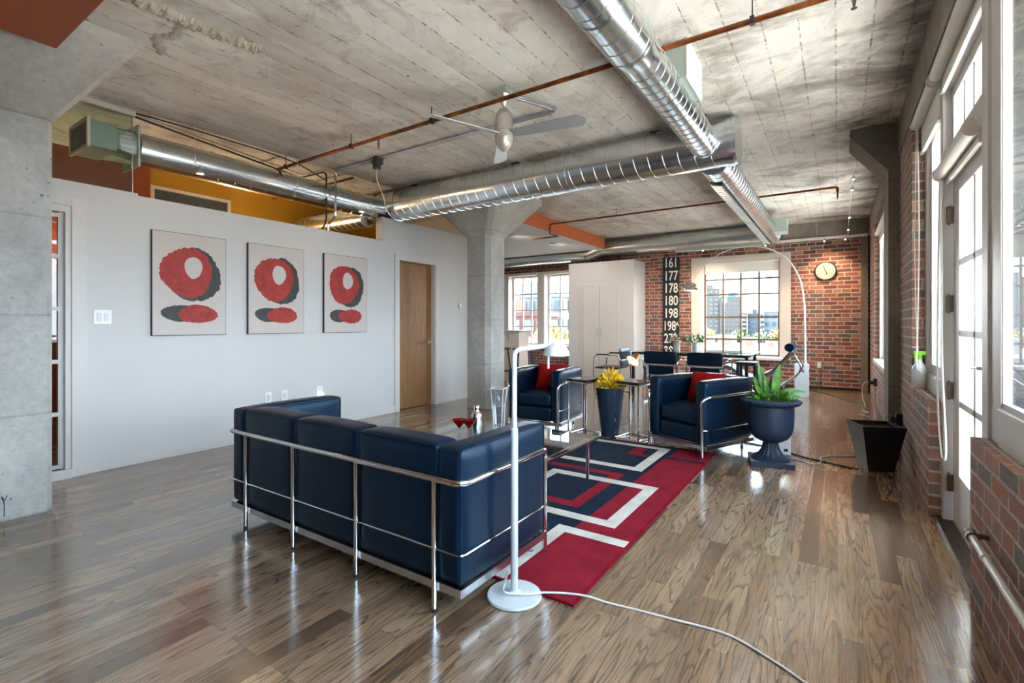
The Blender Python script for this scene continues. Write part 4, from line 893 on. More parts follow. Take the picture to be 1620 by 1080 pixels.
# sofa spans X -3.08..-1.27, back tubes at Y 1.51, front at Y 2.2  (local: front y=0, back y=+d ; rotated 180)
sofa = seating('sofa', 'black leather three-seat sofa in a chrome tube cage, seen from behind', 'sofa', 3, 1.80, 0.68, 0.13, (-2.168, 2.205, 0), pi,
               backleg=[-(x + 2.168) for x in (-2.894, -2.415, -1.90, -1.40)])
def red_pillow(label, par_loc, rz, tilt, w=0.42, hgt=0.30):
    p = MB(); n = 14; v = []
    for s in (-1, 1):
        for j in range(n + 1):
            for i in range(n + 1):
                u, q = -1 + 2 * i / n, -1 + 2 * j / n; th = 0.055 * ((1 - u ** 4) * (1 - q ** 4)) ** 0.5
                pin = 1 - 0.06 * (1 - (abs(u) * abs(q)))
                v.append((u * w / 2 * pin, s * th, q * hgt / 2 * pin))
    f = []
    m = (n + 1) ** 2
    for s in range(2):
        for j in range(n):
            for i in range(n):
                a = s * m + j * (n + 1) + i; q = (a, a + 1, a + n + 2, a + n + 1); f.append(q if s == 0 else q[::-1])
    p.add(v, f, 0, True); o = p.build('throw_pillow', 'red_fabric'); o.location = par_loc; o.rotation_euler = (radians(tilt), 0, rz)
    return tag(o, label, 'pillow')
# left armchair
RL = radians(6)
cL = (-2.80, 4.62, 0)
seating('armchair', 'black leather cube armchair with chrome frame, left one near the column', 'armchair', 1, 0.64, 0.68, 0.11, cL, RL, group='black leather cube armchairs')
def loc_of(c, rz, x, y, z): return (c[0] + x * cos(rz) - y * sin(rz), c[1] + x * sin(rz) + y * cos(rz), z)
red_pillow('plain red throw pillow leaning in the left armchair', loc_of(cL, RL, 0.04, 0.40, 0.585), RL, -20, 0.37)
RR = radians(-24)
cR = (-1.25, 4.62, 0)
seating('armchair', 'black leather cube armchair with chrome frame, right one beside the urn', 'armchair', 1, 0.64, 0.70, 0.11, cR, RR, group='black leather cube armchairs')
red_pillow('plain red throw pillow leaning in the right armchair', loc_of(cR, RR, 0.02, 0.41, 0.585), RR, -20, 0.37)

# ------------------------------------------------------------------ glass coffee table
ct = thing('coffee_table', 'low rectangular glass coffee table with chrome legs on the rug', 'coffee table', (-2.14, 2.98, 0))
MB().bbox(-0.625, 0.625, -0.54, 0.51, 0.322, 0.337, 0.003).build('tabletop', 'table_glass', ct)
MB().box(-0.55, 0.55, -0.47, -0.45, 0.295, 0.315).box(-0.55, 0.55, 0.45, 0.47, 0.295, 0.315).box(-0.55, -0.53, -0.45, 0.45, 0.295, 0.315).box(0.53, 0.55, -0.45, 0.45, 0.295, 0.315).build('frame', 'chrome', ct)
MB().box(0.6255, 0.627, -0.54, 0.51, 0.322, 0.337).box(-0.625, 0.625, 0.5105, 0.512, 0.322, 0.337).build('dark_glass_edge', 'black_lacquer', ct, 'dark edge of the glass')
for sx in (-1, 1):
    for y in (-0.46, 0.46): MB().lathe([(0, 0.013), (0.014, 0.013), (0.013, 0.03), (0.017, 0.30), (0.022, 0.321), (0, 0.321)], (sx * 0.54, y, 0), 16).build('leg', 'chrome', ct)
TT = 0.338
def martini(label, x, y):
    g = thing('martini_glass', label, 'glass', (x, y, TT), 0, 'red martini glasses')
    MB().lathe([(0, 0), (0.034, 0.0), (0.034, 0.003), (0.006, 0.008), (0.004, 0.02), (0.004, 0.085), (0, 0.085)], n=24).build('stem', 'clear_glass', g)
    MB().lathe([(0.004, 0.085), (0.058, 0.15), (0.0565, 0.15), (0.004, 0.090)], n=28).build('bowl', 'red_glass', g)
martini('red martini glass on the coffee table, back left one', -2.345, 2.80)
martini('red martini glass on the coffee table, one in front of the shaker', -2.28, 2.83)
ck = thing('cocktail_shaker', 'steel cocktail shaker standing on the glass coffee table', 'shaker', (-2.315, 2.97, TT))
MB().lathe([(0, 0), (0.031, 0), (0.033, 0.01), (0.042, 0.14), (0.042, 0.145), (0, 0.145)], n=28).build('shaker_body', 'chrome', ck)
MB().lathe([(0.042, 0.145), (0.040, 0.16), (0.024, 0.185), (0.020, 0.19), (0.020, 0.205), (0, 0.205)], n=28).build('strainer', 'brushed_chrome', ck); MB().lathe([(0.021, 0.205), (0.021, 0.225), (0.015, 0.235), (0, 0.237)], n=24).build('cap', 'chrome', ck)
tag(MB().lathe([(0, 0), (0.018, 0), (0.02, 0.04), (0.017, 0.04), (0.015, 0.006), (0, 0.006)], (-2.28, 2.93, TT), 20).build('shot_glass', 'clear_glass'), 'tiny shot glass beside the shaker on the coffee table', 'glass')
vs_ = thing('glass_vase', 'tall clear square flared glass vase on the coffee table', 'vase', (-2.31, 3.26, TT))
v = MB()
def sq(r, z): return [(r * cos(a), r * sin(a), z) for a in [pi / 4 + 0.3 + k * pi / 2 for k in range(4)]]
rg = [sq(0.045, 0), sq(0.05, 0.05), sq(0.058, 0.20), sq(0.078, 0.335), sq(0.070, 0.335), sq(0.050, 0.20), sq(0.036, 0.04)]
v.add([p for r in rg for p in r], [(3, 2, 1, 0)] + [(i * 4 + k, i * 4 + (k + 1) % 4, (i + 1) * 4 + (k + 1) % 4, (i + 1) * 4 + k) for i in range(6) for k in range(4)] + [(24, 25, 26, 27)]); v.build('vase_body', 'clear_glass', vs_)
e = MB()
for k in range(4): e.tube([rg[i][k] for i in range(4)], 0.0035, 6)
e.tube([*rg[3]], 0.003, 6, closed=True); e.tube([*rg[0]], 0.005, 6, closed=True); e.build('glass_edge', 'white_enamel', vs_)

# ------------------------------------------------------------------ side tables
def side_table(label, c, rz, w, d, hgt=0.605):
    t = thing('side_table', label, 'side table', (*c, 0), rz, 'chrome side tables')
    MB().bbox(-w / 2, w / 2, -d / 2, d / 2, hgt - 0.028, hgt, 0.003).build('tabletop', 'black_lacquer', t)
    i = 0.012; a, b = w / 2 - i, d / 2 - i
    for z in (hgt - 0.036, 0.010):
        MB().tube([(-a, -b, z), (a, -b, z), (a, b, z), (-a, b, z)], 0.008, 8, closed=True).build('frame_ring', 'chrome', t)
    for sx in (-1, 1):
        for sy in (-1, 1): MB().tube([(sx * a, sy * b, 0.0), (sx * a, sy * b, hgt - 0.03)], 0.0085, 8).build('leg', 'chrome', t)
    return t
side_table('small chrome side table with black top beside the left armchair', (-2.30, 4.87), radians(-12), 0.26, 0.30)
side_table('small chrome side table with black top beside the right armchair', (-1.78, 4.96), radians(-12), 0.30, 0.30)
# tall tapered pot with yellow plant
tp = thing('tall_planter', 'tall tapered navy pot with yellow leafy plant between the side tables', 'plant pot', (-2.03, 4.93, 0))
MB().lathe([(0, 0), (0.088, 0), (0.093, 0.01), (0.150, 0.50), (0.155, 0.515), (0.148, 0.52), (0.140, 0.50), (0, 0.47)], n=32).build('pot', 'pot_navy', tp)
def leaves(n, R, h0, h1, size, seed, spread=1.0, twig=True):
    rnd = random.Random(seed); m = MB()
    for i in range(n):
        a = rnd.uniform(0, 2 * pi); rr = R * math.sqrt(rnd.random()); z = h0 + (h1 - h0) * rnd.random() * (1 - 0.55 * (rr / R) ** 2)
        p = Vector((rr * cos(a), rr * sin(a), z)); d = Vector((cos(a) * rr / R + rnd.uniform(-.5, .5), sin(a) * rr / R + rnd.uniform(-.5, .5), rnd.uniform(0.1, 1.0))).normalized()
        s = d.orthogonal().normalized(); s = (Matrix.Rotation(rnd.uniform(0, 6.28), 3, d) @ s); L_ = size * rnd.uniform(0.7, 1.3); nn = d.cross(s) * L_ * 0.12
        m.add([p, p + d * L_ * .45 + s * L_ * .28 + nn, p + d * L_, p + d * L_ * .45 - s * L_ * .28 + nn], [(0, 1, 2), (0, 2, 3)])
        if twig and i % 6 == 0: m.tube([(p.x * .2, p.y * .2, h0 - .03), (p.x * .7, p.y * .7, (h0 + z) / 2), tuple(p)], 0.0025, 4, 0)
    return m
yl = leaves(520, 0.135, 0.50, 0.71, 0.045, 3); yl.build('foliage', 'yellow_leaf', tp)
# copper lamp etc on the right side table
kl = thing('table_lamp', 'small copper cone desk lamp, lit, on the right side table', 'lamp', (-1.76, 5.05, 0.605))
MB().lathe([(0, 0), (0.055, 0), (0.055, 0.008), (0.02, 0.014), (0, 0.014)], (0.06, -0.05, 0), 24).build('lamp_base', 'copper_lamp', kl)
MB().tube(rounded([(0.06, -0.05, 0.01), (0.07, -0.05, 0.12), (0.0, 0.0, 0.235)], 0.03), 0.005, 8).build('lamp_arm', 'ceramic_white', kl)
dv = Vector((-0.30, -0.72, -0.60)).normalized(); MM = Matrix.Translation((-0.02, -0.02, 0.24)) @ dv.to_track_quat('Z', 'Y').to_matrix().to_4x4()
sh = MB().lathe([(0.012, -0.05), (0.024, -0.045), (0.074, 0.07), (0.071, 0.07), (0.02, -0.04), (0.0, -0.04)], n=28, M=MM).build('lamp_shade', 'copper_lamp', kl)
MB().lathe([(0, 0.055), (0.062, 0.055), (0.062, 0.058), (0, 0.058)], n=28, M=MM).build('bulb', 'lamp_disc', sh)
pl_ = MM @ Vector((0, 0, 0.09)); spot_light(kl, tuple(pl_), tuple(pl_ + dv), 3.0, 2.2, 0.8)
tag(MB().bbox(-1.70, -1.665, 5.02, 5.10, 0.606, 0.76, 0.003).build('speaker_box', 'dark_wood'), 'narrow dark box standing upright beside the copper lamp', 'box')
gb = thing('glass_bottle', 'clear glass bottle behind the dark box on the side table', 'bottle', (-1.655, 4.99, 0.606)); MB().lathe([(0, 0), (0.025, 0), (0.025, 0.09), (0.01, 0.115), (0.01, 0.14), (0, 0.14)], n=18).build('bottle_body', 'clear_glass', gb); MB().lathe([(0, 0.14), (0.012, 0.14), (0.012, 0.155), (0, 0.155)], n=14).build('stopper', 'brushed_chrome', gb)

# ------------------------------------------------------------------ white reading floor lamp
fl = thing('floor_lamp', 'white reading floor lamp with half-dome head behind the sofa', 'floor lamp', (-1.185, 1.79, 0))
MB().lathe([(0, 0), (0.118, 0), (0.122, 0.004), (0.118, 0.012), (0.03, 0.018), (0.02, 0.03), (0, 0.03)], n=40).build('lamp_base', 'white_enamel', fl)
MB().tube([(0, 0, 0.02), (0, 0, 0.735)], 0.0165, 14).tube([(0, 0, 0.735), (0, 0, 0.742)], [0.0165, 0.013], 14).build('lower_pole', 'white_enamel', fl)
ad = Vector((cos(TH), sin(TH), 0))
MB().tube(rounded([(0, 0, 0.735), (0, 0, 1.085), tuple(ad * 0.06 + Vector((0, 0, 1.092))), tuple(ad * 0.16 + Vector((0, 0, 1.105)))], 0.03, 8), 0.0115, 12).build('upper_pole', 'white_enamel', fl)
cH = ad * 0.185 + Vector((0, 0, 1.06))
MB().ball(tuple(cH), 0.058, (1.0, 1.0, 1.0), 28, z0=-0.02, z1=1).build('lamp_head', 'white_enamel', fl)
MB().tube([tuple(cH + Vector((-0.0, -0.03, 0.0)) - ad * 0.02), tuple(cH + Vector((0, -0.03, -0.055)) - ad * 0.02)], 0.005, 8).build('lamp_knob', 'ceramic_white', fl)
cbl = MB().tube(bez([(-1.225, 1.80, 0.10), (-1.23, 1.785, 0.05), (-1.20, 1.74, 0.035), (-1.12, 1.80, 0.024), (-1.067, 1.854, 0.022), (-0.979, 1.912, 0.018), (-0.9, 1.945, 0.014), (-0.822, 1.96, 0.006), (-0.70, 1.98, 0.005), (-0.565, 1.997, 0.005), (-0.354, 2.018, 0.005), (-0.196, 1.954, 0.005), (-0.097, 1.896, 0.005), (0.05, 1.80, 0.005), (0.2, 1.6, 0.005)], 10), 0.0045, 8)
co = cbl.build('power_cord', 'white_cable'); co.parent = fl; co.matrix_parent_inverse = Matrix.Translation((1.185, -1.79, 0))

# ------------------------------------------------------------------ urn with peace lily
ur = thing('urn_planter', 'large navy classical urn planter on a fluted foot beside the armchair', 'planter', (-0.48, 4.72, 0), radians(12))
MB().bbox(-0.165, 0.165, -0.165, 0.165, 0.0, 0.045, 0.004).build('plinth', 'pot_navy', ur)
n = 64; prof = [(0.150, 0.045), (0.150, 0.055), (0.135, 0.062), (0.120, 0.07), (0.095, 0.085), (0.072, 0.12), (0.060, 0.16), (0.060, 0.185), (0.07, 0.19)]
v = []; fs = []
for i, (r, z) in enumerate(prof):
    for k in range(n):
        a = 2 * pi * k / n; am = 0.06 if 3 <= i <= 6 else 0.0; rr = r * (1 + am * cos(a * 16)); v.append((rr * cos(a), rr * sin(a), z))
for i in range(len(prof) - 1):
    for k in range(n): fs.append((i * n + k, i * n + (k + 1) % n, (i + 1) * n + (k + 1) % n, (i + 1) * n + k))
MB().add(v, fs, 0, True).build('fluted_foot', 'pot_navy', ur)
MB().lathe([(0.06, 0.187), (0.09, 0.197), (0.135, 0.225), (0.165, 0.27), (0.176, 0.33), (0.180, 0.45), (0.178, 0.50), (0.165, 0.505), (0.16, 0.48), (0, 0.475)], n=48).build('bowl', 'pot_navy', ur)
rm = []; prof = [(0.178, 0.500), (0.215, 0.512), (0.236, 0.530), (0.238, 0.540), (0.215, 0.553), (0.190, 0.556), (0.180, 0.545), (0.172, 0.50)]
n = 96; v = []; fs = []
for i, (r, z) in enumerate(prof):
    for k in range(n):
        a = 2 * pi * k / n; q = 0.5 + 0.5 * cos(a * 24); dz = 0.006 * q if 2 <= i <= 5 else 0; v.append((r * cos(a), r * sin(a), z + dz))
for i in range(len(prof) - 1):
    for k in range(n): fs.append((i * n + k, i * n + (k + 1) % n, (i + 1) * n + (k + 1) % n, (i + 1) * n + k))
MB().add(v, fs, 0, True).build('rim', 'pot_navy', ur)
MB().lathe([(0, 0.515), (0.165, 0.512), (0.17, 0.505)], n=32).build('soil', 'soil', ur)
def big_leaf(m, base, tip, width, droop=0.0, n=9):
    b, t = Vector(base), Vector(tip); d = t - b; ln = d.length; side = d.cross(Vector((0.35, -0.9, 0.25))).normalized()
    nrm = side.cross(d).normalized(); pts = []
    for i in range(n + 1):
        u = i / n; c = b + d * u + Vector((0, 0, droop * sin(pi * u) * ln)); w = 0.0 if u < 0.28 else width * sin(pi * min(1, (u - 0.28) / 0.72) ** 0.8) ** 0.8
        w = max(w, 0.002); pts.append((c + side * w + nrm * w * 0.25, c, c - side * w + nrm * w * 0.25))
    v = [tuple(q) for p in pts for q in p]; f = []
    for i in range(n):
        for k in range(2): f.append((i * 3 + k, i * 3 + k + 1, (i + 1) * 3 + k + 1, (i + 1) * 3 + k))
    m.add(v, f, 0, True)
pl_o = thing('peace_lily', 'green broad-leaved lily growing in the navy urn', 'plant', (-0.48, 4.72, 0.50))
m = MB()
ax = lambda s, up, dpt=0: Vector((s * cos(TH) - dpt * sin(TH), s * sin(TH) + dpt * cos(TH), up))   # leaves fan left and right
for (s0, s1, up, w, dr, dp) in ((-0.04, -0.10, 0.30, 0.030, 0.0, 0), (-0.02, -0.085, 0.245, 0.03, 0.02, .03), (0.0, 0.015, 0.19, 0.034, 0.0, .02), (0.0, 0.06, 0.285, 0.045, 0.0, -.03), (0.03, 0.18, 0.115, 0.04, 0.10, -.04), (0.05, 0.275, 0.085, 0.033, 0.14, -.02), (0.02, 0.20, 0.06, 0.032, 0.12, -.08),
                              (-0.03, -0.15, 0.14, 0.03, 0.08, -.05), (-0.02, -0.02, 0.24, 0.02, 0.0, 0.08), (0.02, 0.12, 0.16, 0.03, 0.08, .08), (-0.05, -0.17, 0.07, 0.03, 0.1, -.08), (0.0, 0.05, 0.12, 0.03, 0.06, -.12), (0.0, -0.10, 0.17, 0.026, 0.05, .1), (0.03, 0.1, 0.05, 0.03, 0.1, -.12), (-0.03, -0.06, 0.20, 0.022, 0.0, -.03), (-0.02, -0.13, 0.20, 0.026, 0.04, .02), (0.01, 0.09, 0.22, 0.028, 0.04, .04), (-0.01, -0.045, 0.26, 0.024, 0.0, .06), (0.03, 0.15, 0.07, 0.03, 0.12, .05), (-0.04, -0.12, 0.09, 0.03, 0.1, -.1), (0.02, 0.045, 0.09, 0.03, 0.1, -.15)):
    big_leaf(m, ax(s0, 0.0, dp * .4), ax(s1 * 1.08, up * 1.22 + 0.01, dp), w * 0.8, dr)
m.build('leaves', 'lily_leaf', pl_o); leaves(420, 0.165, 0.01, 0.13, 0.034, 9).build('undergrowth', 'small_leaf', pl_o)

# ------------------------------------------------------------------ black square planter
bp = thing('square_planter', 'black tapered square planter with bare soil against the brick wall', 'planter', (0.262, 5.03, 0), radians(20))
def ringsq(a, z): return [(-a, -a, z), (a, -a, z), (a, a, z), (-a, a, z)]
R = [ringsq(0.092, 0), ringsq(0.150, 0.35), ringsq(0.153, 0.352), ringsq(0.153, 0.372), ringsq(0.143, 0.372), ringsq(0.138, 0.34)]
MB().add([p for r in R for p in r], [(3, 2, 1, 0)] + [(i * 4 + k, i * 4 + (k + 1) % 4, (i + 1) * 4 + (k + 1) % 4, (i + 1) * 4 + k) for i in range(5) for k in range(4)]).build('pot', 'planter_black', bp)
mm = MB(); nn = 14; vv = []
for j in range(nn + 1):
    for i in range(nn + 1): vv.append((-0.141 + 0.282 * i / nn, -0.141 + 0.282 * j / nn, 0.345 + random.uniform(-.006, .008)))
mm.add(vv, [(j * (nn + 1) + i, j * (nn + 1) + i + 1, (j + 1) * (nn + 1) + i + 1, (j + 1) * (nn + 1) + i) for j in range(nn) for i in range(nn)]); mm.build('soil', 'soil', bp)

# plugs, outlets and cords on the right
def plug_outlet(label, x, y, z, face, dark=True):
    o = thing('wall_outlet', label, 'outlet', (x, y, z)); M = Matrix.Rotation(0 if face == 'x' else pi / 2, 4, 'Z')
    MB().bbox(-0.045, 0, -0.035, 0.035, -0.055, 0.055, 0.004, M=M).build('outlet_box', 'black_satin' if dark else 'ceramic_white', o)
    MB().bbox(-0.085, -0.045, -0.022, 0.022, -0.03, 0.02, 0.004, M=M).build('plug', 'black_satin' if dark else 'white_plastic', o)
    MB().tube([(-0.02, 0.0, -0.055), (-0.02, 0.0, -z + 0.01)], 0.009, 8, M=M).build('conduit_pipe', 'brushed_chrome', o); return o
plug_outlet('black outlet box with plugs on the pilaster behind the square planter', XR, 5.44, 0.36, 'x')
plug_outlet('black outlet box on the brick wall below the far side window', XR, 8.7, 0.36, 'x')
fo = plug_outlet('white outlet box on two conduits below the wall clock', -0.28, 10.6, 0.44, 'y', False)
tag(MB().tube(bez([(0.40, 5.44, 0.38), (0.36, 5.36, 0.40), (0.34, 5.45, 0.28), (0.36, 5.50, 0.08), (0.33, 5.48, 0.005), (0.2, 5.42, 0.005), (-0.10, 5.2, 0.005), (-0.12, 5.0, 0.005), (-0.16, 4.88, 0.005), (-0.26, 4.92, 0.005), (-0.42, 5.05, 0.005)], 8), 0.005, 6).build('extension_cord', 'white_cable'), 'white power cord on the floor between urn and square planter', 'cord')
tag(MB().tube(bez([(0.14, 4.90, 0.006), (0.0, 4.96, 0.006), (-0.15, 5.03, 0.006), (-0.30, 5.12, 0.006), (-0.5, 5.3, 0.006), (-0.9, 5.4, 0.006)], 8), 0.006, 6).build('extension_cord', 'black_cable'), 'black power cord on the floor between urn and square planter', 'cord')
tag(MB().tube(bez([(0.38, 8.7, 0.36), (0.31, 8.6, 0.34), (0.30, 8.7, 0.15), (0.33, 8.6, 0.02), (0.28, 8.3, 0.006), (0.35, 8.1, 0.006), (0.25, 7.9, 0.006), (0.34, 7.75, 0.006)], 8), 0.006, 6).build('extension_cord', 'white_cable'), 'white cord hanging from the outlet below the far side window', 'cord')
tag(MB().tube(bez([(0.38, 8.9, 0.006), (0.1, 9.3, 0.006), (-0.15, 9.9, 0.006), (-0.35, 10.2, 0.006), (-0.6, 10.2, 0.006)], 8), 0.006, 6).build('extension_cord', 'black_cable'), 'black cord lying on the floor below the wall clock', 'cord')
wx = thing('power_adapter', 'white box with blue mark on the floor behind the urn', 'box', (-0.42, 5.12, 0), radians(20)); MB().bbox(-0.06, 0.06, -0.03, 0.03, 0, 0.15, 0.005).build('box_body', 'white_plastic', wx); MB().box(-0.0, 0.035, -0.0315, -0.030, 0.03, 0.055).build('blue_mark', 'pot_navy', wx)
# heater pipe, near right
hp = thing('wall_pipe', 'short white pipe with valve fitting on the near brick wall', 'pipe', (0.42, 2.45, 0.40))
MB().tube([(0, 0.02, 0), (0, -1.6, -0.01)], 0.012, 12).tube([(0, -0.16, 0), (0, -0.18, 0)], 0.016, 12).build('pipe', 'ceramic_white', hp); MB().lathe([(0, 0), (0.02, 0), (0.022, 0.01), (0.016, 0.03), (0.02, 0.035), (0.02, 0.05), (0, 0.05)], n=16, M=Matrix.Translation((0, 0.07, 0)) @ Matrix.Rotation(pi / 2, 4, 'X')).tube([(0, 0.05, 0), (0.05, 0.05, 0)], 0.01, 10).build('valve', 'hinge_steel', hp)

# ------------------------------------------------------------------ far wall items
sg = thing('number_sign', 'tall dark blue bus route sign with white numbers on the brick wall', 'sign', (-2.972, 10.585, 0))
MB().box(-0.175, 0.175, -0.006, 0.0, 0.35, 2.63).build('sign_cloth', 'sign_navy', sg)
def text(par, s, x, y, z, size, sx=1.0, mat='sign_white', rot=(pi / 2, 0, 0), name='number', ext=0.001, sp=1.0):
    c = bpy.data.curves.new(name, 'FONT'); c.body = s; c.size = size; c.align_x = 'CENTER'; c.align_y = 'CENTER'; c.extrude = ext; c.space_character = sp; c.offset = 0.0035 if size > 0.1 else 0
    c.materials.append(MAT[mat]); o = bpy.data.objects.new(name, c); COL.objects.link(o); o.parent = par; o.location = (x, y, z); o.rotation_euler = rot; o.scale = (sx, 1, 1)
    bpy.context.view_layer.update(); dg = bpy.context.evaluated_depsgraph_get(); me = bpy.data.meshes.new_from_object(o.evaluated_get(dg)); me.name = name
    q = bpy.data.objects.new(name, me); COL.objects.link(q); q.parent = par; q.location = (x, y, z); q.rotation_euler = rot; q.scale = (sx, 1, 1); bpy.data.objects.remove(o); bpy.data.curves.remove(c); return q
for s, z in zip(('161', '177', '178', '180', '198', '198', '272', '291'), (2.497, 2.222, 1.957, 1.688, 1.419, 1.146, 0.876, 0.61)):
    text(sg, s, -0.03 if z == 1.146 else 0.0, -0.008, z, 0.285, 0.64 if z == 1.146 else 0.70)
text(sg, 'A', 0.135, -0.008, 1.19, 0.12, 0.8, name='letter')
ck = thing('wall_clock', 'round pale wall clock with black hands on the lit brick wall', 'clock', (-0.183, 10.585, 2.165))
MY = Matrix.Rotation(pi / 2, 4, 'X')
MB().lathe([(0, -0.013), (0.165, -0.013), (0.175, 0.0), (0.172, 0.03), (0.158, 0.035), (0.152, 0.018), (0, 0.018)], n=48, M=MY).build('clock_case', 'dark_steel', ck)
MB().lathe([(0, 0.019), (0.152, 0.019), (0.152, 0.020), (0, 0.020)], n=48, M=MY).build('dial', 'clock_face', ck)
t = MB()
for k in range(12):
    a = k * pi / 6; M = MY @ Matrix.Rotation(-a, 4, 'Z'); t.box(-0.004, 0.004, 0.115, 0.138, 0.020, 0.022, M=M)
t.build('hour_marks', 'black_satin', ck)
for a, l, w in ((radians(-20), 0.12, 0.005), (radians(160), 0.085, 0.007)):
    M = MY @ Matrix.Rotation(a * -1, 4, 'Z'); MB().box(-w, w, -0.02, l, 0.023, 0.025, M=M).build('clock_hand', 'black_satin', ck)

# arc lamp
al = thing('arc_lamp', 'tall arc floor lamp with white marble block and steel dome shade', 'arc lamp', (-0.49, 9.32, 0))
bsm = MB().bbox(-0.10, 0.10, -0.10, 0.10, 0.0, 0.545, 0.008).build('marble_base', 'marble', al)
MB().lathe([(0, -0.002), (0.024, -0.002), (0.024, 0.002), (0, 0.002)], n=20, M=Matrix.Translation((0.02, -0.1005, 0.43)) @ MY).build('base_hole', 'grey_plastic', bsm)
apts = bez([(0.05, 0.02, 0.5), (0.045, 0.0, 1.2), (0.035, -0.02, 1.55), (-0.03, -0.03, 1.95), (-0.21, -0.05, 2.28), (-0.48, -0.07, 2.47), (-0.80, -0.09, 2.535), (-1.12, -0.11, 2.49), (-1.42, -0.13, 2.32), (-1.62, -0.15, 2.10), (-1.68, -0.155, 2.00)], 8)
MB().tube(apts, [0.016 - 0.008 * i / len(apts) for i in range(len(apts))], 10).build('arc_pole', 'ceramic_white', al)
d = MB().ball((-1.74, -0.16, 1.80), 0.15, (1, 1, 1.05), 32, z0=-0.05, z1=1).build('dome_shade', 'mirror_dome', al)
MB().ball((-1.74, -0.16, 1.83), 0.035, n=12).build('bulb', 'lamp_disc', d); point_light(al, (-1.74, -0.16, 1.77), 30, (1, 0.86, 0.68), 0.06)

# dining table, chairs
dt = thing('dining_table', 'glass-topped dining table with dark legs before the far window', 'dining table', (-2.02, 8.55, 0))
MB().bbox(-0.95, 0.95, -0.55, 0.45, 0.725, 0.74, 0.003).build('tabletop', 'table_glass', dt)
MB().box(-0.90, 0.90, -0.5, -0.46, 0.68, 0.724).box(-0.90, 0.90, 0.36, 0.4, 0.68, 0.724).box(-0.90, -0.86, -0.46, 0.36, 0.68, 0.724).box(0.86, 0.90, -0.46, 0.36, 0.68, 0.724).build('frame', 'black_satin', dt)
for sx in (-0.88, 0.88):
    for sy in (-0.48, 0.38): MB().box(sx - .022, sx + .022, sy - .022, sy + .022, 0, 0.70).build('leg', 'black_satin', dt)
def armchair_tube(label, x, y, rz):
    t = thing('dining_chair', label, 'chair', (x, y, 0), rz, 'chrome and black leather dining chairs')
    MB().cushion(-0.23, 0.23, -0.22, 0.20, 0.43, 0.465, 0.015, 0.004, n=5).build('seat', 'navy_black_leather', t)
    MB().cushion(-0.24, 0.24, 0.225, 0.245, 0.60, 0.785, 0.009, 0.003, n=5).box(-0.2, 0.2, 0.222, 0.236, 0.46, 0.57).build('backrest', 'navy_black_leather', t)
    MB().tube([(-0.25, 0.24, 0.585), (0.25, 0.24, 0.585)], 0.011, 8).build('back_rail', 'chrome', t)
    for s in (-1, 1):
        MB().tube(bez([(s * 0.25, 0.24, 0.60), (s * 0.28, 0.20, 0.66), (s * 0.29, 0.05, 0.665), (s * 0.29, -0.18, 0.655), (s * 0.28, -0.22, 0.5), (s * 0.27, -0.22, 0.2), (s * 0.27, -0.20, 0.02)], 6), 0.011, 8).build('arm_frame', 'chrome', t)
        MB().tube(bez([(s * 0.26, -0.20, 0.012), (s * 0.26, 0.2, 0.012), (s * 0.26, 0.25, 0.08), (s * 0.25, 0.24, 0.45), (s * 0.25, 0.24, 0.60)], 6), 0.011, 8).build('leg', 'chrome', t)
        MB().bbox(s * 0.29 - 0.02, s * 0.29 + 0.02, -0.16, 0.06, 0.672, 0.690, 0.006).build('armrest', 'black_satin', t)
    return t
c0 = armchair_tube('chrome dining chair with black leather back, behind the right armchair, left of the pair', -2.22, 7.55, pi)
dup(c0, (-1.58, 7.55, 0), pi, 'chrome dining chair with black leather back, nearer the arc lamp, right of the pair')
dup(c0, (-3.26, 8.0, 0), pi * 0.5 + pi, 'chrome dining chair seen side-on at the left end of the dining table')
st = thing('stool', 'low black leather stool at the right end of the dining table', 'stool', (-1.08, 7.75, 0))
MB().bbox(-0.13, 0.13, -0.16, 0.16, 0.60, 0.655, 0.01).build('seat', 'black_satin', st)
for sx in (-1, 1):
    for sy in (-1, 1): MB().box(sx * 0.11 - .018, sx * 0.11 + .018, sy * 0.14 - .018, sy * 0.14 + .018, 0, 0.60).build('leg', 'black_satin', st)
def small_plant(label, x, y, seed, pot='clear_glass', leaf='dry_leaf', r=0.12):
    t = thing('potted_plant', label, 'plant', (x, y, 0.741), 0, 'small plants on the dining table')
    MB().lathe([(0, 0), (0.05, 0), (0.055, 0.15), (0.048, 0.15), (0.045, 0.01), (0, 0.01)], n=20).build('pot', pot, t)
    m = leaves(110, r, 0.14, 0.29, 0.05, seed); m.build('foliage', leaf, t); MB().lathe([(0, 0.14), (0.047, 0.14)], n=16).build('soil', 'soil', t)
small_plant('spiky pale plant in a small pot on the dining table, left of the two', -2.30, 8.55, 5, 'ceramic_white', 'dry_leaf', 0.12)
small_plant('brownish leafy plant in a small pot on the dining table, in front of the window', -1.98, 8.5, 6, 'ceramic_white', 'small_leaf', 0.13)

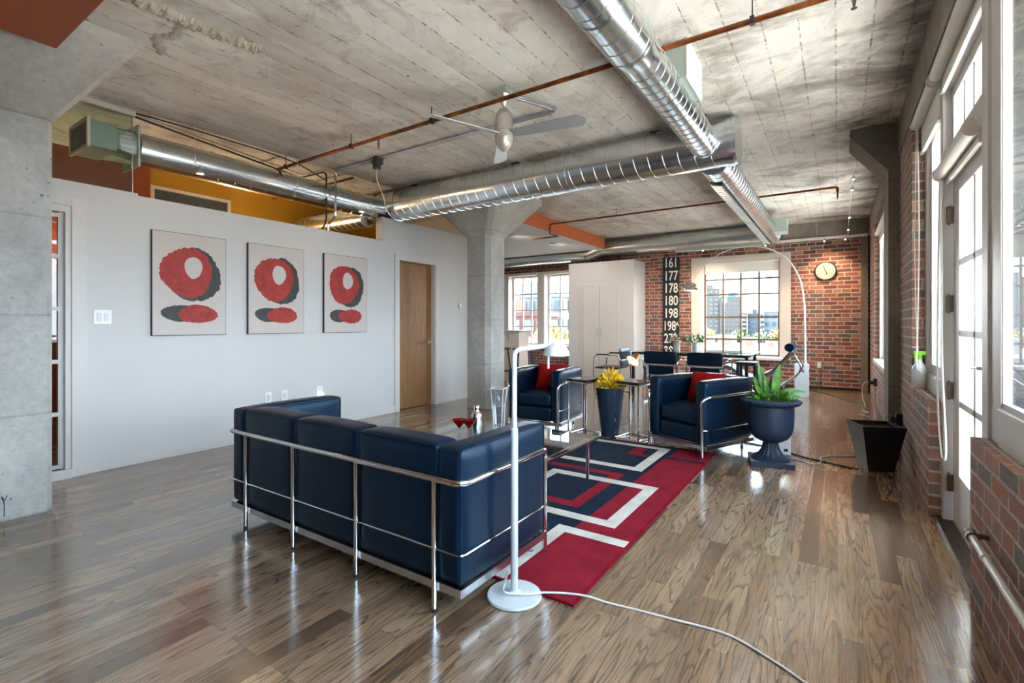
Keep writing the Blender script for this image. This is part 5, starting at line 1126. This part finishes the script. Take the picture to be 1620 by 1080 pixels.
# chaise longue
cz = thing('chaise_longue', 'low chrome chaise longue with black head roll by the far window', 'chaise longue', (-0.85, 8.45, 0))
sp = [(-0.95, 0.0, 0.36), (-0.6, 0.0, 0.50), (-0.30, 0.0, 0.34), (0.0, 0.0, 0.44), (0.20, 0.0, 0.66), (0.30, 0.0, 0.80)]
C = bez(sp, 6); mbz = MB(); v = []; f = []
for p in C:
    for (yy, zz) in ((-0.25, 0), (0.25, 0), (0.25, 0.05), (-0.25, 0.05)): v.append((p.x, yy, p.z + zz))
for i in range(len(C) - 1):
    for k in range(4): f.append((i * 4 + k, i * 4 + (k + 1) % 4, (i + 1) * 4 + (k + 1) % 4, (i + 1) * 4 + k))
f += [(3, 2, 1, 0), tuple(len(v) - 4 + k for k in range(4))]
mbz.add(v, f, 0, True).build('mattress', 'grey_plastic', cz)
MB().tube([(0.26, -0.26, 0.85), (0.26, 0.26, 0.85)], 0.062, 18).build('head_roll', 'navy_black_leather', cz)
for yy in (-0.27, 0.27): MB().tube([(p.x, yy, p.z - 0.015) for p in C], 0.012, 8).tube(bez([(-0.8, yy, 0.38), (-0.4, yy, 0.22), (0.1, yy, 0.25), (0.4, yy, 0.52), (0.32, yy, 0.76)], 6), 0.012, 8).build('side_tube', 'chrome', cz)
MB().box(-0.42, -0.38, -0.22, 0.22, 0.0, 0.25).box(0.13, 0.17, -0.22, 0.22, 0.0, 0.27).box(-0.42, 0.17, -0.03, 0.03, 0.06, 0.09).build('stand', 'black_satin', cz)

# small bar counter and black stool behind the column
bc = thing('bar_counter', 'small pale bar-height counter below the left window', 'counter', (-6.0, 8.6, 0))
MB().box(-0.42, 0.62, -0.22, 0.25, 1.04, 1.065).build('countertop', 'painted_duct_box', bc); MB().box(-0.38, 0.16, -0.18, 0.2, 0, 1.04).box(0.30, 0.54, -0.18, 0.2, 0, 1.04).box(0.16, 0.30, -0.18, 0.2, 0, 0.80).box(0.16, 0.30, -0.18, 0.2, 0.98, 1.04).build('counter_body', 'cream_trim', bc)
def bar_stool(label, x, y):
    t = thing('bar_stool', label, 'bar stool', (x, y, 0), 0, 'black bar stools')
    MB().bbox(-0.17, 0.17, -0.17, 0.17, 0.70, 0.735, 0.01).build('seat', 'black_satin', t)
    for sx in (-1, 1):
        for sy in (-1, 1): MB().tube([(sx * 0.20, sy * 0.20, 0), (sx * 0.13, sy * 0.13, 0.70)], 0.016, 8).build('leg', 'black_satin', t)
    MB().tube([(-0.17, -0.17, 0.28), (0.17, -0.17, 0.28), (0.17, 0.17, 0.28), (-0.17, 0.17, 0.28)], 0.01, 6, closed=True).build('footrest', 'black_satin', t); return t
bs0 = bar_stool('black bar stool partly hidden by the concrete column, left one', -5.50, 7.75)
dup(bs0, (-5.05, 7.95, 0), 0.3, 'black bar stool near the left armchair, right one')

# ------------------------------------------------------------------ outside
def ext(name, c, r=0.8, **k): principled(name, c, r, **k)
ext('ext_ground', srgb(67, 64, 62)); ext('ext_roof', srgb(104, 100, 96)); ext('pale_bounce_stone', srgb(228, 222, 212)); ext('ext_beige', srgb(71, 62, 53)); ext('ext_white', srgb(90, 92, 93)); ext('ext_red', srgb(82, 46, 36)); ext('ext_grey', srgb(64, 68, 71))
ext('ext_glass', srgb(40, 52, 62), 0.2); ext('ext_glass_dark', srgb(28, 36, 42), 0.25); ext('ext_teal', srgb(48, 77, 77)); ext('bark', srgb(41, 34, 27)); ext('car_white', srgb(104, 104, 104), 0.3); ext('car_dark', srgb(22, 22, 27), 0.3); ext('car_red', srgb(76, 22, 18), 0.3); ext('ext_hill', srgb(63, 70, 71))
struct('ground_street', MB().box(-400, 400, -300, 900, -9.2, -8.9), 'ext_ground')['kind'] = 'structure'
def building(label, x0, x1, y0, depth, z1, floors, wall, glass, ncol, band=True, group='city buildings beyond the windows', cap=None):
    b = thing('building', label, 'building', ((x0 + x1) / 2, y0, -8.9), 0, group); w = x1 - x0; H = z1 + 8.9
    MB().box(-w / 2, w / 2, 0, depth, 0, H).build('wall', wall, b)
    g = MB(); fh = H / floors; cw = w / ncol
    for i in range(floors):
        for k in range(ncol):
            a = -w / 2 + k * cw; g.box(a + cw * .22, a + cw * .82, -0.15, 0.0, i * fh + fh * .30, i * fh + fh * .82)
    dcol = max(1, int(depth / cw)); dw = depth / dcol
    for i in range(floors):
        for k in range(dcol): g.box(w / 2, w / 2 + 0.15, k * dw + dw * .2, k * dw + dw * .8, i * fh + fh * .3, i * fh + fh * .82)
    o = g.build('windows', glass, b); o['kind'] = 'stuff'
    r = MB().box(-w / 2 - .2, w / 2 + .2, -.2, depth, H, H + 0.6).box(-w / 6, w / 5, depth * .2, depth * .6, H + .6, H + 2.6); r.build('roof', cap or wall, b)
    return b
building('beige twelve-storey apartment tower seen through the far grid window, left', -57, -45.5, 240, 18, 17, 13, 'ext_beige', 'ext_glass', 5)
building('brown apartment block with teal roof box, second tower in the far grid window', -44.5, -35.5, 236, 16, 12.8, 11, 'ext_beige', 'ext_glass_dark', 5, cap='ext_teal')
building('low grey glass office in the middle of the far grid window', -35, -29.8, 250, 14, 5.5, 6, 'ext_grey', 'ext_glass', 4)
building('long white low building at the right of the far grid window', -29.5, -12, 262, 16, 6.6, 4, 'ext_white', 'ext_glass', 6)
building('white building with long railings seen in the left double window', -47, -34, 64, 10, 5.2, 5, 'ext_white', 'ext_grey', 9)
building('low red brick building seen in the left double window', -47, -33.5, 56, 6, 2.2, 4, 'ext_red', 'ext_white', 6)
building('grey slab tower at the right edge of the left double window', -38.5, -33.0, 76, 9, 9.5, 7, 'ext_grey', 'ext_glass_dark', 4)
building('pale block seen through the near right window', 34, 50, 200, 16, 15.0, 9, 'ext_beige', 'ext_glass', 6)
building('low white block across the street beyond the glazed door', 20, 31, 120, 12, 3.0, 4, 'ext_white', 'ext_glass', 5)
building('grey block seen low through the glazed door panes', 24, 40, 150, 14, 8.0, 7, 'ext_grey', 'ext_glass', 6)
building('brown block behind the railing, seen through the glazed door', 12, 19, 84, 10, 2.8, 4, 'ext_red', 'ext_glass', 5)
# own terrace outside the glazed door, made pale and wide to bounce sun indoors
terr = struct('floor_terrace', MB().box(0.86, 4.6, -5.8, 14.0, -0.35, -0.12), 'pale_bounce_stone')
struct('sun_block_slab', MB().box(0.86, 1.65, -5.8, 14.0, 3.05, 3.2), 'pale_bounce_stone')  # unseen slab added to keep direct sun out of the room
pg = thing('skyscreen', 'added pergola over the terrace outside the window wall', 'skyscreen', (0, 0, 0))  # beams added to dim the glaring sky in the right windows
MB().box(4.4, 4.55, -2.0, 14.0, 2.78, 2.98).build('edge_beam', 'ext_grey', pg)
for k in range(16): MB().box(1.65, 4.7, -1.0 + k, -0.92 + k, 2.98, 3.16).build('cross_beam', 'ext_grey', pg)
for y in (-1.9, 5.5, 13.8): MB().box(4.4, 4.52, y, y + .12, -0.12, 2.78).build('post', 'ext_grey', pg)
struct('wall_outer', MB().box(-9.6, 0.85, -4.1, 10.95, CZ + 0.3, 6.0), 'ext_white')
rl = thing('railing', 'dark terrace railing outside the glazed door', 'railing', (4.25, 0, -0.12))
MB().tube([(0, -3.5, 1.05), (0, 12.8, 1.05)], 0.02, 8).tube([(0, -3.5, 0.55), (0, 12.8, 0.55)], 0.012, 8).tube([(0, -3.5, 0.15), (0, 12.8, 0.15)], 0.012, 8).build('rails', 'dark_steel', rl)
for y in range(-3, 13, 2): MB().tube([(0, y, 0), (0, y, 1.05)], 0.02, 8).build('post', 'dark_steel', rl)
# neighbouring roof with air-conditioners
struct('roof_neighbour', MB().box(-26, 4, 28, 46, -3.0, -0.45).box(-26, 4, 27.6, 28, -3, -0.18), 'ext_roof')['kind'] = 'structure'
def ac(label, x, y, s=1.0, fan=True):
    a = thing('air_conditioner', label, 'air conditioner', (x, y, -0.45), 0, 'air conditioners on the neighbouring roof')
    MB().bbox(-0.45 * s, 0.45 * s, -0.25, 0.25, 0.05, 0.72 * s, 0.02).build('casing', 'ext_roof', a)
    MB().lathe([(0, 0), (0.24 * s, 0), (0.24 * s, 0.02), (0, 0.02)], n=24, M=Matrix.Translation((0, -0.25, 0.4 * s)) @ MY).build('fan_grille', 'brown_metal', a)
ac('white roof air conditioner with round fan, first from the left in the far window', -7.6, 36); ac('larger brown-faced roof air conditioner, second from the left in the far window', -6.3, 36, 1.25)
ac('white roof air conditioner with round fan, third from the left in the far window', -4.9, 36); ac('small white roof air conditioner, rightmost in the far window', -3.6, 36, 0.8)
def tree(label, x, y, h_, r, leaf, seed, base=-8.9):
    rnd = random.Random(seed); t = thing('tree', label, 'tree', (x, y, base), 0, 'street trees outside the windows')
    MB().tube([(0, 0, 0), (0.1, 0, h_ * .5), (0.05, 0.1, h_ * .8)], [0.28, 0.2, 0.08], 8).build('trunk', 'bark', t)
    m = MB()
    for i in range(700):
        a = rnd.uniform(0, 2 * pi); u = rnd.uniform(-1, 1); q = rnd.random() ** 0.4; rr = r * q * math.sqrt(1 - u * u)
        p = Vector((rr * cos(a), rr * sin(a), h_ - r * .9 + u * r * .85 * q)); d = Vector((rnd.uniform(-1, 1), rnd.uniform(-1, 1), rnd.uniform(-.3, 1))).normalized(); s = d.orthogonal().normalized(); k = r * .17
        m.add([p, p + d * k + s * k * .6, p + d * 2 * k, p + d * k - s * k * .6], [(0, 1, 2, 3)])
    m.build('crown', leaf, t)
tr = [('small green street tree below the beige tower, left in the far window', -46, 205, 9.5, 3.2, 'tree_green'), ('yellowish round tree right of the beige tower base', -40, 190, 8.0, 3.0, 'tree_yellow'),
      ('green tree below the grey office in the far window', -29, 190, 7.6, 3.0, 'tree_green'), ('broad green tree below the long white building', -22, 190, 7.2, 3.4, 'tree_green'), ('yellow tree at the right of the far window', -19, 215, 8, 3.0, 'tree_yellow'),
      ('yellow-leaved tree filling the lower left double window', -29.0, 52, 9.6, 2.4, 'tree_yellow'), ('second yellow tree in the right half of the double window', -25.8, 46, 9.0, 2.0, 'tree_yellow'), ('bright yellow tree low in the left half of the double window', -33.2, 49, 8.0, 1.9, 'tree_yellow'),
      ('yellow-green tree seen through the near right window', 27, 106, 9.5, 4.0, 'tree_yellow'), ('green tree seen through the glazed door glass', 23, 72, 9.0, 3.6, 'tree_green')]
for i, a in enumerate(tr): tree(*a, seed=20 + i)
def car(label, x, y, mat):
    c = thing('car', label, 'car', (x, y, -8.9), 0, 'parked cars in the lot beyond the far window')
    MB().prism([(-2.1, 0.3), (-2.1, 0.8), (-1.3, 0.95), (-0.7, 1.45), (0.8, 1.45), (1.4, 0.95), (2.1, 0.85), (2.1, 0.3)], 'y', -0.85, 0.85).build('car_body', mat, c)
    for s in (-1.3, 1.3): MB().tube([(s, -0.9, 0.33), (s, 0.9, 0.33)], 0.33, 12).build('wheels', 'black_rubber', c)
for i in range(12):
    car(('left-hand ' if i % 6 < 3 else 'right-hand ') + ['white', 'dark', 'red'][i % 3] + ' parked car of the ' + ('near' if i < 6 else 'back') + ' row beyond the far window', -38 + (i % 6) * 4.6, 165 + 9 * (i // 6), ['car_white', 'car_dark', 'car_red'][i % 3])
